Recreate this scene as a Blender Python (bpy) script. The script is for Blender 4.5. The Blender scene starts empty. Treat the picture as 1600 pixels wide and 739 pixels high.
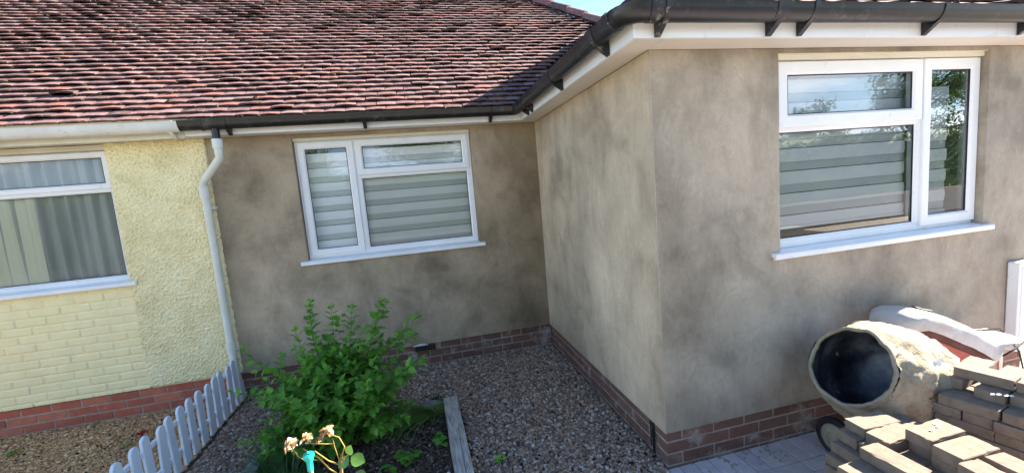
import bpy, math, random
import numpy as np
from mathutils import Vector, Matrix, Euler, noise
random.seed(7); rng = np.random.default_rng(7)
sc = bpy.context.scene
R = math.radians; PI = math.pi

# ------------------------------------------------------------ camera
cd = bpy.data.cameras.new('camera'); cam = bpy.data.objects.new('camera', cd)
sc.collection.objects.link(cam); sc.camera = cam
yaw, pitch, roll = .2176, -.1144, -.0853
fw = Vector((math.sin(yaw)*math.cos(pitch), math.cos(yaw)*math.cos(pitch), math.sin(pitch)))
r0 = Vector((math.cos(yaw), -math.sin(yaw), 0)); u0 = r0.cross(fw)
rr = r0*math.cos(roll)+u0*math.sin(roll); uu = -r0*math.sin(roll)+u0*math.cos(roll)
cam.matrix_world = Matrix(((rr.x, uu.x, -fw.x, -1.3245), (rr.y, uu.y, -fw.y, -4.3832), (rr.z, uu.z, -fw.z, 1.5614), (0, 0, 0, 1)))
cd.sensor_width = 36; cd.lens = 36*645.8/1600; cd.clip_start = .02; cd.clip_end = 2000

# ------------------------------------------------------------ light
sc.view_settings.view_transform = 'Standard'; sc.view_settings.look = 'None'
sc.view_settings.gamma = 1; sc.view_settings.use_curve_mapping = False
sc.view_settings.exposure = 2.78
sdir = Vector((2.31, .35, 1.38)).normalized()
sun_el = math.asin(sdir.z); sun_az = math.atan2(sdir.x, sdir.y)
sl = bpy.data.lights.new('sun', 'SUN'); sl.energy = 5.0; sl.angle = R(.5); sl.color = (1, .89, .74)
so = bpy.data.objects.new('sun', sl); sc.collection.objects.link(so)
so.rotation_euler = sdir.to_track_quat('Z', 'Y').to_euler()
w = bpy.data.worlds.new('World'); sc.world = w; w.use_nodes = True
nt = w.node_tree; nt.nodes.clear()
def N(nt, t, **k):
    n = nt.nodes.new(t)
    for a, b in k.items(): setattr(n, a, b)
    return n
sky = N(nt, 'ShaderNodeTexSky', sky_type='NISHITA', sun_disc=False, sun_elevation=sun_el, sun_rotation=sun_az,
        altitude=50, air_density=1.0, dust_density=.15, ozone_density=2.0)
bgn = N(nt, 'ShaderNodeBackground'); bgn.inputs[1].default_value = .06
wo = N(nt, 'ShaderNodeOutputWorld')
tc = N(nt, 'ShaderNodeTexCoord'); mp = N(nt, 'ShaderNodeMapping'); mp.inputs['Scale'].default_value = (1.5, 1.5, 4.5)
nz = N(nt, 'ShaderNodeTexNoise'); nz.inputs['Scale'].default_value = 1.7; nz.inputs['Detail'].default_value = 7; nz.inputs['Roughness'].default_value = .55
cr = N(nt, 'ShaderNodeValToRGB'); cr.color_ramp.elements[0].position = .50; cr.color_ramp.elements[1].position = .66
hs = N(nt, 'ShaderNodeHueSaturation'); hs.inputs['Saturation'].default_value = 1.08; bw = N(nt, 'ShaderNodeRGBToBW'); ml = N(nt, 'ShaderNodeMath', operation='MULTIPLY'); ml.inputs[1].default_value = 1.9
mx = N(nt, 'ShaderNodeMixRGB'); sep = N(nt, 'ShaderNodeSeparateXYZ')
mr = N(nt, 'ShaderNodeMapRange'); mr.inputs[1].default_value = .62; mr.inputs[2].default_value = .3
m2 = N(nt, 'ShaderNodeMath', operation='MULTIPLY'); mry = N(nt, 'ShaderNodeMapRange'); mry.inputs[1].default_value = .1; mry.inputs[2].default_value = -.25
m3 = N(nt, 'ShaderNodeMath', operation='MULTIPLY')
L = nt.links.new
L(tc.outputs['Generated'], mp.inputs[0]); L(mp.outputs[0], nz.inputs['Vector']); L(nz.outputs['Fac'], cr.inputs[0])
L(tc.outputs['Generated'], sep.inputs[0]); L(sep.outputs['Z'], mr.inputs[0]); L(sep.outputs['Y'], mry.inputs[0])
L(cr.outputs[0], m2.inputs[0]); L(mr.outputs[0], m2.inputs[1]); L(m2.outputs[0], m3.inputs[0]); L(mry.outputs[0], m3.inputs[1])
L(sky.outputs[0], bw.inputs[0]); L(bw.outputs[0], ml.inputs[0]); L(m3.outputs[0], mx.inputs[0]); L(sky.outputs[0], mx.inputs[1]); L(ml.outputs[0], mx.inputs[2])
hz = N(nt, 'ShaderNodeMapRange'); hz.inputs[1].default_value = .0; hz.inputs[2].default_value = .22; hz.inputs[3].default_value = .9; hz.inputs[4].default_value = 0
hc = N(nt, 'ShaderNodeMixRGB', blend_type='MULTIPLY'); hc.inputs[0].default_value = 1; hc.inputs[2].default_value = (.62, .85, 1.18, 1)
hm = N(nt, 'ShaderNodeMixRGB'); L(sep.outputs['Z'], hz.inputs[0]); L(bw.outputs[0], hc.inputs[1]); L(hz.outputs[0], hm.inputs[0]); L(sky.outputs[0], hs.inputs['Color']); L(hs.outputs[0], hm.inputs[1]); L(hc.outputs[0], hm.inputs[2]); L(hm.outputs[0], mx.inputs[1])
L(mx.outputs[0], bgn.inputs[0]); L(bgn.outputs[0], wo.inputs[0])
sc.cycles.max_bounces = 8; sc.cycles.transparent_max_bounces = 12

# ------------------------------------------------------------ materials
MATS = {}
def mat(name, cols, scale=5, detail=6, rough=.7, bump=0, bscale=60, bdist=.01, attr=None, acols=None, amix=.5,
        spec=.3, metal=0, stretch=(1, 1, 1), pos=None, distort=0, translucent=0, sheen=0, grime=None):
    """procedural surface: colour ramp over noise, optional per-piece tint attribute, bump"""
    if name in MATS: return MATS[name]
    m = bpy.data.materials.new(name); m.use_nodes = True; t = m.node_tree; t.nodes.clear()
    out = N(t, 'ShaderNodeOutputMaterial'); b = N(t, 'ShaderNodeBsdfPrincipled')
    tc = N(t, 'ShaderNodeTexCoord'); mp = N(t, 'ShaderNodeMapping'); mp.inputs['Scale'].default_value = stretch
    t.links.new(tc.outputs['Object'], mp.inputs[0])
    nz = N(t, 'ShaderNodeTexNoise'); nz.inputs['Scale'].default_value = scale; nz.inputs['Detail'].default_value = detail
    nz.inputs['Roughness'].default_value = .6; nz.inputs['Distortion'].default_value = distort
    t.links.new(mp.outputs[0], nz.inputs['Vector'])
    cr = N(t, 'ShaderNodeValToRGB'); el = cr.color_ramp.elements
    n = len(cols); pos = pos or [.3+.4*i/max(1, n-1) for i in range(n)]
    while len(el) < n: el.new(.5)
    for i in range(n): el[i].position = pos[i]; el[i].color = (*cols[i], 1)
    t.links.new(nz.outputs['Fac'], cr.inputs[0]); col = cr.outputs[0]
    if attr:
        at = N(t, 'ShaderNodeAttribute', attribute_name=attr); c2 = N(t, 'ShaderNodeValToRGB'); e2 = c2.color_ramp.elements
        while len(e2) < len(acols): e2.new(.5)
        for i, c in enumerate(acols): e2[i].position = (i+.0)/(len(acols)-1); e2[i].color = (*c, 1)
        t.links.new(at.outputs['Fac'], c2.inputs[0])
        mi = N(t, 'ShaderNodeMixRGB'); mi.inputs[0].default_value = amix
        t.links.new(col, mi.inputs[1]); t.links.new(c2.outputs[0], mi.inputs[2]); col = mi.outputs[0]
    if grime:   # (colour, scale, threshold lo, hi)
        g = N(t, 'ShaderNodeTexNoise'); g.inputs['Scale'].default_value = grime[1]; g.inputs['Detail'].default_value = 8; g.inputs['Roughness'].default_value = .7
        t.links.new(tc.outputs['Object'], g.inputs['Vector'])
        gr = N(t, 'ShaderNodeMapRange'); gr.inputs[1].default_value = grime[2]; gr.inputs[2].default_value = grime[3]
        t.links.new(g.outputs['Fac'], gr.inputs[0])
        mi = N(t, 'ShaderNodeMixRGB'); mi.inputs[2].default_value = (*grime[0], 1)
        t.links.new(gr.outputs[0], mi.inputs[0]); t.links.new(col, mi.inputs[1]); col = mi.outputs[0]
    t.links.new(col, b.inputs['Base Color'])
    b.inputs['Roughness'].default_value = rough; b.inputs['Specular IOR Level'].default_value = spec; b.inputs['Metallic'].default_value = metal
    if bump:
        bn = N(t, 'ShaderNodeTexNoise'); bn.inputs['Scale'].default_value = bscale; bn.inputs['Detail'].default_value = 8; bn.inputs['Roughness'].default_value = .65
        t.links.new(mp.outputs[0], bn.inputs['Vector'])
        bb = N(t, 'ShaderNodeBump'); bb.inputs['Strength'].default_value = bump; bb.inputs['Distance'].default_value = bdist
        t.links.new(bn.outputs['Fac'], bb.inputs['Height']); t.links.new(bb.outputs[0], b.inputs['Normal'])
    sh = b.outputs[0]
    if translucent:
        tr = N(t, 'ShaderNodeBsdfTranslucent'); t.links.new(col, tr.inputs[0])
        ms = N(t, 'ShaderNodeMixShader'); ms.inputs[0].default_value = translucent
        t.links.new(sh, ms.inputs[1]); t.links.new(tr.outputs[0], ms.inputs[2]); sh = ms.outputs[0]
    t.links.new(sh, out.inputs[0]); MATS[name] = m
    return m

def glass_mat(name, refl=1.5, tint=(.95, .96, .965)):
    m = bpy.data.materials.new(name); m.use_nodes = True; t = m.node_tree; t.nodes.clear()
    out = N(t, 'ShaderNodeOutputMaterial'); tr = N(t, 'ShaderNodeBsdfTransparent'); tr.inputs[0].default_value = (*tint, 1)
    gl = N(t, 'ShaderNodeBsdfGlossy'); gl.inputs['Roughness'].default_value = .003; gl.inputs[0].default_value = (.95, .97, 1, 1)
    fr = N(t, 'ShaderNodeFresnel'); fr.inputs[0].default_value = 1.5
    mu = N(t, 'ShaderNodeMath', operation='MULTIPLY_ADD', use_clamp=True); mu.inputs[1].default_value = refl; mu.inputs[2].default_value = .03
    tc = N(t, 'ShaderNodeTexCoord'); nz = N(t, 'ShaderNodeTexNoise'); nz.inputs['Scale'].default_value = 1.6; nz.inputs['Detail'].default_value = 1
    bb = N(t, 'ShaderNodeBump'); bb.inputs['Strength'].default_value = .03; bb.inputs['Distance'].default_value = .01
    ms = N(t, 'ShaderNodeMixShader'); K = t.links.new
    K(tc.outputs['Object'], nz.inputs['Vector']); K(nz.outputs['Fac'], bb.inputs['Height']); K(bb.outputs[0], gl.inputs['Normal'])
    K(fr.outputs[0], mu.inputs[0]); K(mu.outputs[0], ms.inputs[0]); K(tr.outputs[0], ms.inputs[1]); K(gl.outputs[0], ms.inputs[2]); K(ms.outputs[0], out.inputs[0])
    return m
GLASS = glass_mat('window_glass', 2.5)

NGLASS = glass_mat('old_window_glass', 1.0)
def cement_mat(name, tone, contrast, off, streak, darker=None):
    """fresh sand and cement render: damp clouds, trowel sweeps, fine sand grain"""
    m = bpy.data.materials.new(name); m.use_nodes = True; t = m.node_tree; t.nodes.clear(); K = t.links.new
    out = N(t, 'ShaderNodeOutputMaterial'); b = N(t, 'ShaderNodeBsdfPrincipled'); b.inputs['Roughness'].default_value = .85; b.inputs['Specular IOR Level'].default_value = .2
    tc = N(t, 'ShaderNodeTexCoord')
    def noi(scale, detail, rough, dist, stretch=(1, 1, 1), o=0):
        mp = N(t, 'ShaderNodeMapping'); mp.inputs['Scale'].default_value = stretch; mp.inputs['Location'].default_value = (off+o, off*.7, off*.3+o); K(tc.outputs['Object'], mp.inputs[0])
        n = N(t, 'ShaderNodeTexNoise'); n.inputs['Scale'].default_value = scale; n.inputs['Detail'].default_value = detail
        n.inputs['Roughness'].default_value = rough; n.inputs['Distortion'].default_value = dist; K(mp.outputs[0], n.inputs['Vector']); return n.outputs['Fac']
    def ramp(src, cols, pos):
        c = N(t, 'ShaderNodeValToRGB'); e = c.color_ramp.elements
        while len(e) < len(cols): e.new(.5)
        for i in range(len(cols)): e[i].position = pos[i]; e[i].color = (*cols[i], 1)
        K(src, c.inputs[0]); return c.outputs[0]
    def mixm(a, bb, fac, mode='MIX'):
        x = N(t, 'ShaderNodeMixRGB', blend_type=mode)
        if isinstance(fac, float): x.inputs[0].default_value = fac
        else: K(fac, x.inputs[0])
        K(a, x.inputs[1]); K(bb, x.inputs[2]); return x.outputs[0]
    dk = tuple(c*(1-contrast) for c in tone); lt = tuple(c*(1+contrast*.55) for c in tone); dk = (dk[0], dk[1]*.975, dk[2]*.93)
    big = ramp(noi(.95, 3, .5, .5), [dk, tone, lt], [.33, .5, .66])
    mid = ramp(noi(2.6, 6, .58, .5, o=7), [dk, tone, lt], [.36, .5, .66])
    c = mixm(big, mid, .45)
    def g(v): return (v, v, v)
    c = mixm(c, ramp(noi(3.2, 8, .7, .25, (1, 1, streak), 3), [g(.78), g(1), g(1.14)], [.32, .5, .66]), 1.0, 'MULTIPLY')
    # thin trowel sweeps: narrow light and dark lines
    c = mixm(c, ramp(noi(5.5, 3, .5, 1.6, (1, 1, .38), 11), [g(1), g(1), g(1.10), g(1), g(.93), g(1)], [.40, .478, .492, .51, .53, .56]), .8, 'MULTIPLY')
    c = mixm(c, ramp(noi(26, 8, .75, 0), [g(.94), g(1.05)], [.35, .65]), 1.0, 'MULTIPLY')
    c = mixm(c, ramp(noi(160, 4, .7, 0), [g(.93), g(1.06)], [.35, .65]), 1.0, 'MULTIPLY')
    if darker:     # area darkening towards one end, with a wandering edge: (x or y axis value where it starts, where it is full, tint)
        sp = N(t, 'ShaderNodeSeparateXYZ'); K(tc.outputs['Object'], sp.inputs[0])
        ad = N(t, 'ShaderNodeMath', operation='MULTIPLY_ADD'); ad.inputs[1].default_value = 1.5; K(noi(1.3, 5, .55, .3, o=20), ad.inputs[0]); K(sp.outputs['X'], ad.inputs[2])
        mr_ = N(t, 'ShaderNodeMapRange', interpolation_type='SMOOTHSTEP'); mr_.inputs[1].default_value = darker[0]+.75; mr_.inputs[2].default_value = darker[1]+.75; mr_.inputs[4].default_value = darker[2]; K(ad.outputs[0], mr_.inputs[0])
        dark_tint = N(t, 'ShaderNodeRGB'); dark_tint.outputs[0].default_value = (.66, .62, .57, 1)
        x = N(t, 'ShaderNodeMixRGB', blend_type='MULTIPLY'); K(mr_.outputs[0], x.inputs[0]); K(c, x.inputs[1]); K(dark_tint.outputs[0], x.inputs[2]); c = x.outputs[0]
    K(c, b.inputs['Base Color'])
    b1 = N(t, 'ShaderNodeBump'); b1.inputs['Strength'].default_value = .45; b1.inputs['Distance'].default_value = .004; K(noi(60, 9, .75, 0), b1.inputs['Height'])
    b2 = N(t, 'ShaderNodeBump'); b2.inputs['Strength'].default_value = .45; b2.inputs['Distance'].default_value = .03; K(noi(3.2, 3, .5, .8, (1, 1, .6)), b2.inputs['Height'])
    K(b1.outputs[0], b2.inputs['Normal']); K(b2.outputs[0], b.inputs['Normal']); K(b.outputs[0], out.inputs[0])
    return m
CEMENT = cement_mat('cement_render_recess', (.380, .305, .215), .54, 0, .55, (-1.3, .1, .9))
CEMENTS = cement_mat('cement_render_side_bounce', (.500, .400, .280), .46, 6.3, .22)  # lighter, warmer tone paints in the bounce light on the side wall
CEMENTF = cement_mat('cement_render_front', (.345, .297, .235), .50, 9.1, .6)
UPVC = mat('white_upvc', [(.74, .75, .76), (.82, .83, .84)], 3, 4, .32, .04, 20, spec=.45, grime=((.42, .40, .36), 9, .62, .85))
CREAMPVC = mat('cream_board', [(.66, .62, .50), (.74, .70, .58)], 3, 5, .45, .06, 30)
FASC = mat('white_fascia', [(.72, .73, .74), (.80, .81, .82)], 2.5, 5, .35, .05, 12, spec=.4, grime=((.45, .43, .38), 6, .6, .8))
NFASC = mat('aged_cream_fascia', [(.60, .56, .44), (.72, .69, .58)], 3, 6, .5, .1, 30, grime=((.25, .22, .17), 14, .62, .75))
SOFF = mat('soffit_board', [(.62, .58, .52), (.70, .66, .60)], 2, 4, .5, .05, 20)
BLACKPVC = mat('black_gutter_plastic', [(0.005, 0.006, 0.008), (0.013, 0.014, 0.017)], 4, 6, .38, .08, 25, spec=.5, grime=((.10, .10, .095), 11, .56, .8), stretch=(1, 1, 1))
BANDPVC = mat('scuffed_gutter_bracket', [(.012, .014, .018), (.035, .035, .04)], 9, 6, .4, .1, 30, grime=((.32, .31, .28), 24, .55, .68))
WHITEGUT = mat('aged_white_gutter', [(.62, .62, .58), (.74, .74, .71)], 5, 6, .45, .1, 30, grime=((.30, .29, .25), 22, .58, .74))
PIPE = mat('painted_downpipe', [(.58, .60, .52), (.70, .71, .64)], 5, 6, .45, .12, 30, grime=((.16, .13, .09), 13, .66, .74))
ROUGH = mat('cream_roughcast_paint', [(0.692, 0.600, 0.332), (0.830, 0.732, 0.440), (0.880, 0.803, 0.518)], 4, 7, .75, .5, 110, .004, grime=((.46, .38, .18), 3.2, .60, .8))
PAINTBRICK = mat('cream_painted_brick', [(0.787, 0.694, 0.390), (0.877, 0.777, 0.467)], 6, 6, .7, .35, 90, .003)
BRICK = mat('red_brick', [(0.263, 0.078, 0.048), (0.424, 0.122, 0.074), (0.545, 0.187, 0.114)], 14, 8, .85, .5, 90, .004, attr='tint',
            acols=[(0.202, 0.073, 0.054), (0.443, 0.114, 0.068), (0.343, 0.090, 0.058), (0.545, 0.179, 0.107), (0.282, 0.114, 0.084)], amix=.6, grime=((.36, .33, .30), 7, .60, .82))
BRICKOLD = mat('weathered_plinth_brick', [(0.107, 0.058, 0.046), (0.172, 0.090, 0.067), (0.221, 0.125, 0.096)], 14, 8, .9, .6, 70, .005, attr='tint',
            acols=[(0.115, 0.066, 0.056), (0.213, 0.094, 0.067), (0.156, 0.082, 0.067), (0.197, 0.117, 0.092), (0.123, 0.062, 0.048), (0.238, 0.117, 0.081)], amix=.6, grime=((.42, .38, .33), 5, .54, .72))
MORTAR = mat('brick_mortar', [(0.257, 0.216, 0.176), (0.432, 0.378, 0.311)], 25, 8, .95, .6, 120, .004)
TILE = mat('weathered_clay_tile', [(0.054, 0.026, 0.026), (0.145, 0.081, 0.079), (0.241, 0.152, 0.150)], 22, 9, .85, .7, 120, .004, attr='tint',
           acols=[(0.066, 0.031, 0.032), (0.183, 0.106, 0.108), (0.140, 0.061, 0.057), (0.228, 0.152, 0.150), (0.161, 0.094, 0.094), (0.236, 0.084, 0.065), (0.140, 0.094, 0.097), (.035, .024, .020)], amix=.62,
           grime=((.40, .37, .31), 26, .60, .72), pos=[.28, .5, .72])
ROOFDECK = mat('roof_underlay', [(.02, .015, .013), (.05, .035, .03)], 10)
MOSS = mat('roof_moss', [(.018, .013, .009), (.05, .036, .02), (.07, .06, .025)], 30, 6, 1, .8, 60, .01)
PEB = mat('river_gravel', [(0.127, 0.092, 0.069), (0.337, 0.251, 0.194)], 60, 6, .75, .3, 200, .002, attr='tint',
          acols=[(0.056, 0.039, 0.031), (0.309, 0.208, 0.145), (0.127, 0.086, 0.064), (0.506, 0.367, 0.277), (0.098, 0.068, 0.056), (0.393, 0.246, 0.151), (0.523, 0.522, 0.509)], amix=.85)
CHIP = mat('golden_gravel', [(0.243, 0.138, 0.065), (0.567, 0.341, 0.167)], 60, 6, .8, .3, 200, .002, attr='tint',
           acols=[(0.203, 0.114, 0.051), (0.608, 0.341, 0.154), (0.345, 0.194, 0.096), (0.770, 0.486, 0.244), (0.283, 0.162, 0.077), (0.486, 0.276, 0.128), (0.880, 0.648, 0.385)], amix=.75)
DIRT = mat('dark_subsoil', [(.045, .035, .028), (.11, .088, .07)], 30, 8, .95, .8, 80, .02)
SOIL = mat('bark_and_soil', [(0.025, 0.017, 0.014), (0.078, 0.056, 0.042), (0.133, 0.097, 0.070)], 28, 9, .95, 1, 70, .02)
BARK = mat('bark_chip', [(.045, .03, .022), (.13, .095, .07)], 40, 7, .9, .6, 90, .004, attr='tint', acols=[(.03, .02, .015), (.10, .07, .05), (.06, .045, .035), (.26, .20, .15)], amix=.65)
TIMBER = mat('weathered_timber', [(0.163, 0.146, 0.130), (0.382, 0.350, 0.308), (0.520, 0.488, 0.439)], 7, 9, .85, .9, 16, .006, stretch=(8, 1, 8), pos=[.3, .5, .68])
FENCEP = mat('pale_blue_white_fence_paint', [(.60, .66, .74), (.70, .75, .80)], 6, 6, .5, .25, 30, .004, grime=((.30, .29, .25), 16, .64, .8))
PAVER = mat('grey_block_paver', [(0.127, 0.094, 0.070), (0.190, 0.150, 0.116), (0.243, 0.195, 0.151)], 26, 9, .9, .5, 150, .003, attr='tint', acols=[(0.127, 0.091, 0.070), (0.214, 0.169, 0.131), (0.167, 0.120, 0.091)], amix=.4,
            grime=((.42, .38, .33), 12, .64, .85))
DRIVE = mat('driveway_blocks', [(0.378, 0.342, 0.351), (0.567, 0.512, 0.515)], 20, 8, .85, .4, 150, .003, attr='tint', acols=[(0.355, 0.319, 0.339), (0.555, 0.501, 0.515), (0.450, 0.398, 0.410)], amix=.5)
JOINT = mat('jointing_sand', [(0.050, 0.043, 0.036), (0.110, 0.095, 0.080)], 40, 6, .95, .4, 150)
CRUST = mat('cement_crust', [(0.211, 0.161, 0.105), (0.351, 0.289, 0.203), (0.452, 0.383, 0.280)], 9, 9, .92, 1.0, 34, .022, pos=[.28, .48, .70], grime=((.36, .13, .06), 3.4, .60, .70))
CRUSTR = mat('rim_crust', [(0.230, 0.189, 0.132), (0.360, 0.308, 0.224)], 14, 8, .9, .9, 45, .012)
STEELIN = mat('wet_steel_inside', [(.012, .014, .02), (.05, .058, .075), (.20, .20, .20)], 5, 8, .38, .3, 20, .01, spec=.6, pos=[.40, .52, .66])
DARKMET = mat('dark_painted_steel', [(.012, .016, .018), (.04, .045, .045)], 12, 6, .5, .3, 40)
RUBBER = mat('rubber_tyre', [(.012, .012, .012), (.03, .03, .03)], 14, 6, .8, .3, 60)
SHELLW = mat('cement_splashed_white_plastic', [(0.367, 0.367, 0.367), (0.465, 0.465, 0.459)], 6, 8, .5, .3, 30, .006, grime=((.34, .24, .19), 5, .50, .76))
REDP = mat('faded_red_plastic', [(.20, .03, .02), (.42, .07, .035)], 6, 7, .55, .2, 30)
MAROON = mat('dark_red_inside', [(.07, .02, .02), (.14, .05, .045)], 8, 6, .7)
CABLE = mat('black_cable', [(.01, .01, .01), (.02, .02, .02)], 5, 2, .5)
BLINDL = mat('blind_opaque_band', [(.76, .78, .79), (.84, .86, .87)], 2, 3, .8)
BLINDS = mat('blind_sheer_band', [(.50, .52, .525), (.58, .60, .605)], 2, 3, .8)
DARKIN = mat('dark_interior', [(.02, .018, .016), (.05, .045, .04)], 1, 2, .9)
NETC = mat('grey_net_curtain', [(0.469, 0.485, 0.485), (0.812, 0.829, 0.812)], 3, 5, .9, translucent=.25, stretch=(1, 1, .2))
BRIGHTC = mat('bright_cream_curtain', [(.86, .86, .70), (.90, .90, .76)], 3, 5, .9, translucent=.2)  # separate brighter panel for the left part of the curtain
GASKET = mat('black_gasket', [(.01, .01, .01), (.015, .015, .015)], 3, 1, .5)
LEAF = mat('shrub_leaf', [(0.081, 0.206, 0.030), (0.123, 0.303, 0.042)], 30, 4, .5, .2, 120, .002, attr='tint', acols=[(0.040, 0.125, 0.021), (0.095, 0.262, 0.034), (0.163, 0.399, 0.048), (0.299, 0.579, 0.071)], amix=.75, translucent=.4, spec=.35)
STEM = mat('shrub_stem', [(.06, .05, .025), (.10, .09, .04)], 30, 4, .8)
BLADE = mat('grass_blade', [(0.048, 0.112, 0.034), (0.085, 0.179, 0.053)], 30, 3, .5, attr='tint', acols=[(0.037, 0.085, 0.033), (0.066, 0.160, 0.041), (0.225, 0.356, 0.075), (0.112, 0.225, 0.066)], amix=.75, translucent=.3, spec=.4)
ROSELEAF = mat('rose_leaf', [(.06, .15, .03), (.11, .24, .05)], 30, 4, .35, .2, 90, .002, translucent=.35, spec=.5)
PETAL = mat('withered_petal', [(.28, .09, .035), (.55, .33, .16), (.80, .74, .56)], 45, 6, .8, .5, 90, .004, translucent=.3, pos=[.35, .5, .62])
ROSESTEM = mat('yellowed_rose_stem', [(0.240, 0.154, 0.035), (0.360, 0.252, 0.063)], 40, 5, .6)
ROSEWOOD = mat('brown_rose_stem', [(.20, .09, .04), (.30, .16, .07)], 40, 5, .7)
STAKE = mat('green_bamboo_cane', [(.16, .19, .10), (.24, .26, .14)], 30, 5, .6, stretch=(1, 1, .2))
TURQ = mat('turquoise_cane_cap', [(.0, .34, .30), (.01, .42, .37)], 8, 3, .35, spec=.5)
SLATE = mat('grey_stone', [(.10, .105, .11), (.20, .205, .21)], 14, 8, .8, .6, 50, .006)
BLACKP = mat('black_slate_piece', [(.012, .012, .014), (.03, .03, .032)], 20, 6, .6, .5, 60)
EDGECON = mat('grey_edging_board', [(0.196, 0.196, 0.182), (0.308, 0.308, 0.280)], 12, 8, .9, .5, 60)
TRUNK = mat('tree_bark', [(.05, .04, .03), (.10, .08, .06)], 12, 6, .95, .6, 20, .02)
CROWN = mat('tree_leaf', [(0.048, 0.112, 0.032), (0.096, 0.192, 0.048)], 3, 4, .6, attr='tint', acols=[(0.032, 0.080, 0.024), (0.080, 0.160, 0.048), (0.128, 0.224, 0.064)], amix=.6, translucent=.3)
PALEGROUND = mat('pale_far_ground', [(.30, .265, .20), (.40, .36, .28)], 2, 8, .95, .4, 20)  # unseen ground kept pale to bounce warm light onto the walls
BEAD = mat('corner_bead', [(.34, .29, .22), (.44, .39, .31)], 20, 6, .6)

# ------------------------------------------------------------ mesh helpers
col = sc.collection
def link(o, parent=None):
    col.objects.link(o)
    if parent is not None: o.parent = parent
    return o
def tag(o, label=None, cat=None, group=None, kind=None):
    if label: o['label'] = label
    if cat: o['category'] = cat
    if group: o['group'] = group
    if kind: o['kind'] = kind
    return o
def empty(name, loc=(0, 0, 0), **k):
    o = bpy.data.objects.new(name, None); o.location = loc; o.empty_display_size = .1; link(o); return tag(o, **k)
class MB:
    def __init__(s): s.v = []; s.f = []; s.t = []; s.m = []; s.mi = 0; s.tint = 0.5
    def add(s, vs, fs, tint=None):
        o = len(s.v); s.v += [tuple(p) for p in vs]
        for f in fs: s.f.append([i+o for i in f]); s.t.append(s.tint if tint is None else tint); s.m.append(s.mi)
    def box(s, x0, x1, y0, y1, z0, z1, tint=None, M=None, ch=0):
        if ch:
            c = ch; vs = []; 
            for (x, sx) in ((x0, 1), (x1, -1)):
                for (y, sy) in ((y0, 1), (y1, -1)):
                    for (z, sz) in ((z0, 1), (z1, -1)):
                        vs += [(x+sx*c, y+sy*c, z), (x+sx*c, y, z+sz*c), (x, y+sy*c, z+sz*c)]
            I = lambda i, j, k, a: ((i*2+j)*2+k)*3+a
            fs = [[I(0,0,k,0), I(1,0,k,0), I(1,1,k,0), I(0,1,k,0)] for k in (0, 1)]
            fs += [[I(0,j,0,1), I(1,j,0,1), I(1,j,1,1), I(0,j,1,1)] for j in (0, 1)]
            fs += [[I(i,0,0,2), I(i,1,0,2), I(i,1,1,2), I(i,0,1,2)] for i in (0, 1)]
            for a in (0, 1):
                for b in (0, 1):
                    fs.append([I(0,a,b,0), I(1,a,b,0), I(1,a,b,1), I(0,a,b,1)])
                    fs.append([I(a,0,b,0), I(a,1,b,0), I(a,1,b,2), I(a,0,b,2)])
                    fs.append([I(a,b,0,1), I(a,b,1,1), I(a,b,1,2), I(a,b,0,2)])
                    for k in (0, 1): fs.append([I(a,b,k,0), I(a,b,k,1), I(a,b,k,2)])
        else:
            vs = [(x0,y0,z0),(x1,y0,z0),(x1,y1,z0),(x0,y1,z0),(x0,y0,z1),(x1,y0,z1),(x1,y1,z1),(x0,y1,z1)]
            fs = [[0,3,2,1],[4,5,6,7],[0,1,5,4],[1,2,6,5],[2,3,7,6],[3,0,4,7]]
        if M is not None: vs = [M @ Vector(v) for v in vs]
        s.add(vs, fs, tint); return s
    def tube(s, pts, rad, n=10, tint=None, cap=True, closed=False):
        pts = [Vector(p) for p in pts]; K = len(pts)
        rad = rad if hasattr(rad, '__len__') else [rad]*K
        vs = []; prev = None
        for i, p in enumerate(pts):
            a = pts[max(0, i-1)]; b = pts[min(K-1, i+1)]; d = (b-a).normalized()
            if prev is None: n1 = d.orthogonal().normalized()
            else: n1 = (prev-d*prev.dot(d)).normalized()
            prev = n1; n2 = d.cross(n1)
            for k in range(n):
                an = 2*PI*k/n; vs.append(p+(n1*math.cos(an)+n2*math.sin(an))*rad[i])
        fs = [[i*n+k, i*n+(k+1) % n, (i+1)*n+(k+1) % n, (i+1)*n+k] for i in range(K-1) for k in range(n)]
        if cap: fs += [list(range(n))[::-1], [(K-1)*n+k for k in range(n)]]
        s.add(vs, fs, tint); return s
    def grid(s, P, tint=None, closeu=False):
        nu = len(P); nv = len(P[0]); vs = [p for row in P for p in row]
        fs = [[i*nv+j, i*nv+j+1, ((i+1) % nu)*nv+j+1, ((i+1) % nu)*nv+j] for i in range(nu if closeu else nu-1) for j in range(nv-1)]
        s.add(vs, fs, tint); return s
    def build(s, name, m, parent=None, smooth=False, angle=None, fixn=True):
        me = bpy.data.meshes.new(name); me.from_pydata(s.v, [], s.f)
        ms = m if isinstance(m, (list, tuple)) else [m]
        for q in ms: me.materials.append(q)
        if len(ms) > 1: me.polygons.foreach_set('material_index', s.m)
        a = me.attributes.new('tint', 'FLOAT', 'FACE'); a.data.foreach_set('value', s.t)
        if fixn:
            import bmesh
            bm = bmesh.new(); bm.from_mesh(me); bmesh.ops.recalc_face_normals(bm, faces=bm.faces); bm.to_mesh(me); bm.free()
        if smooth: me.polygons.foreach_set('use_smooth', [True]*len(me.polygons))
        me.update()
        if angle: me.set_sharp_from_angle(angle=R(angle))
        return link(bpy.data.objects.new(name, me), parent)
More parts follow.
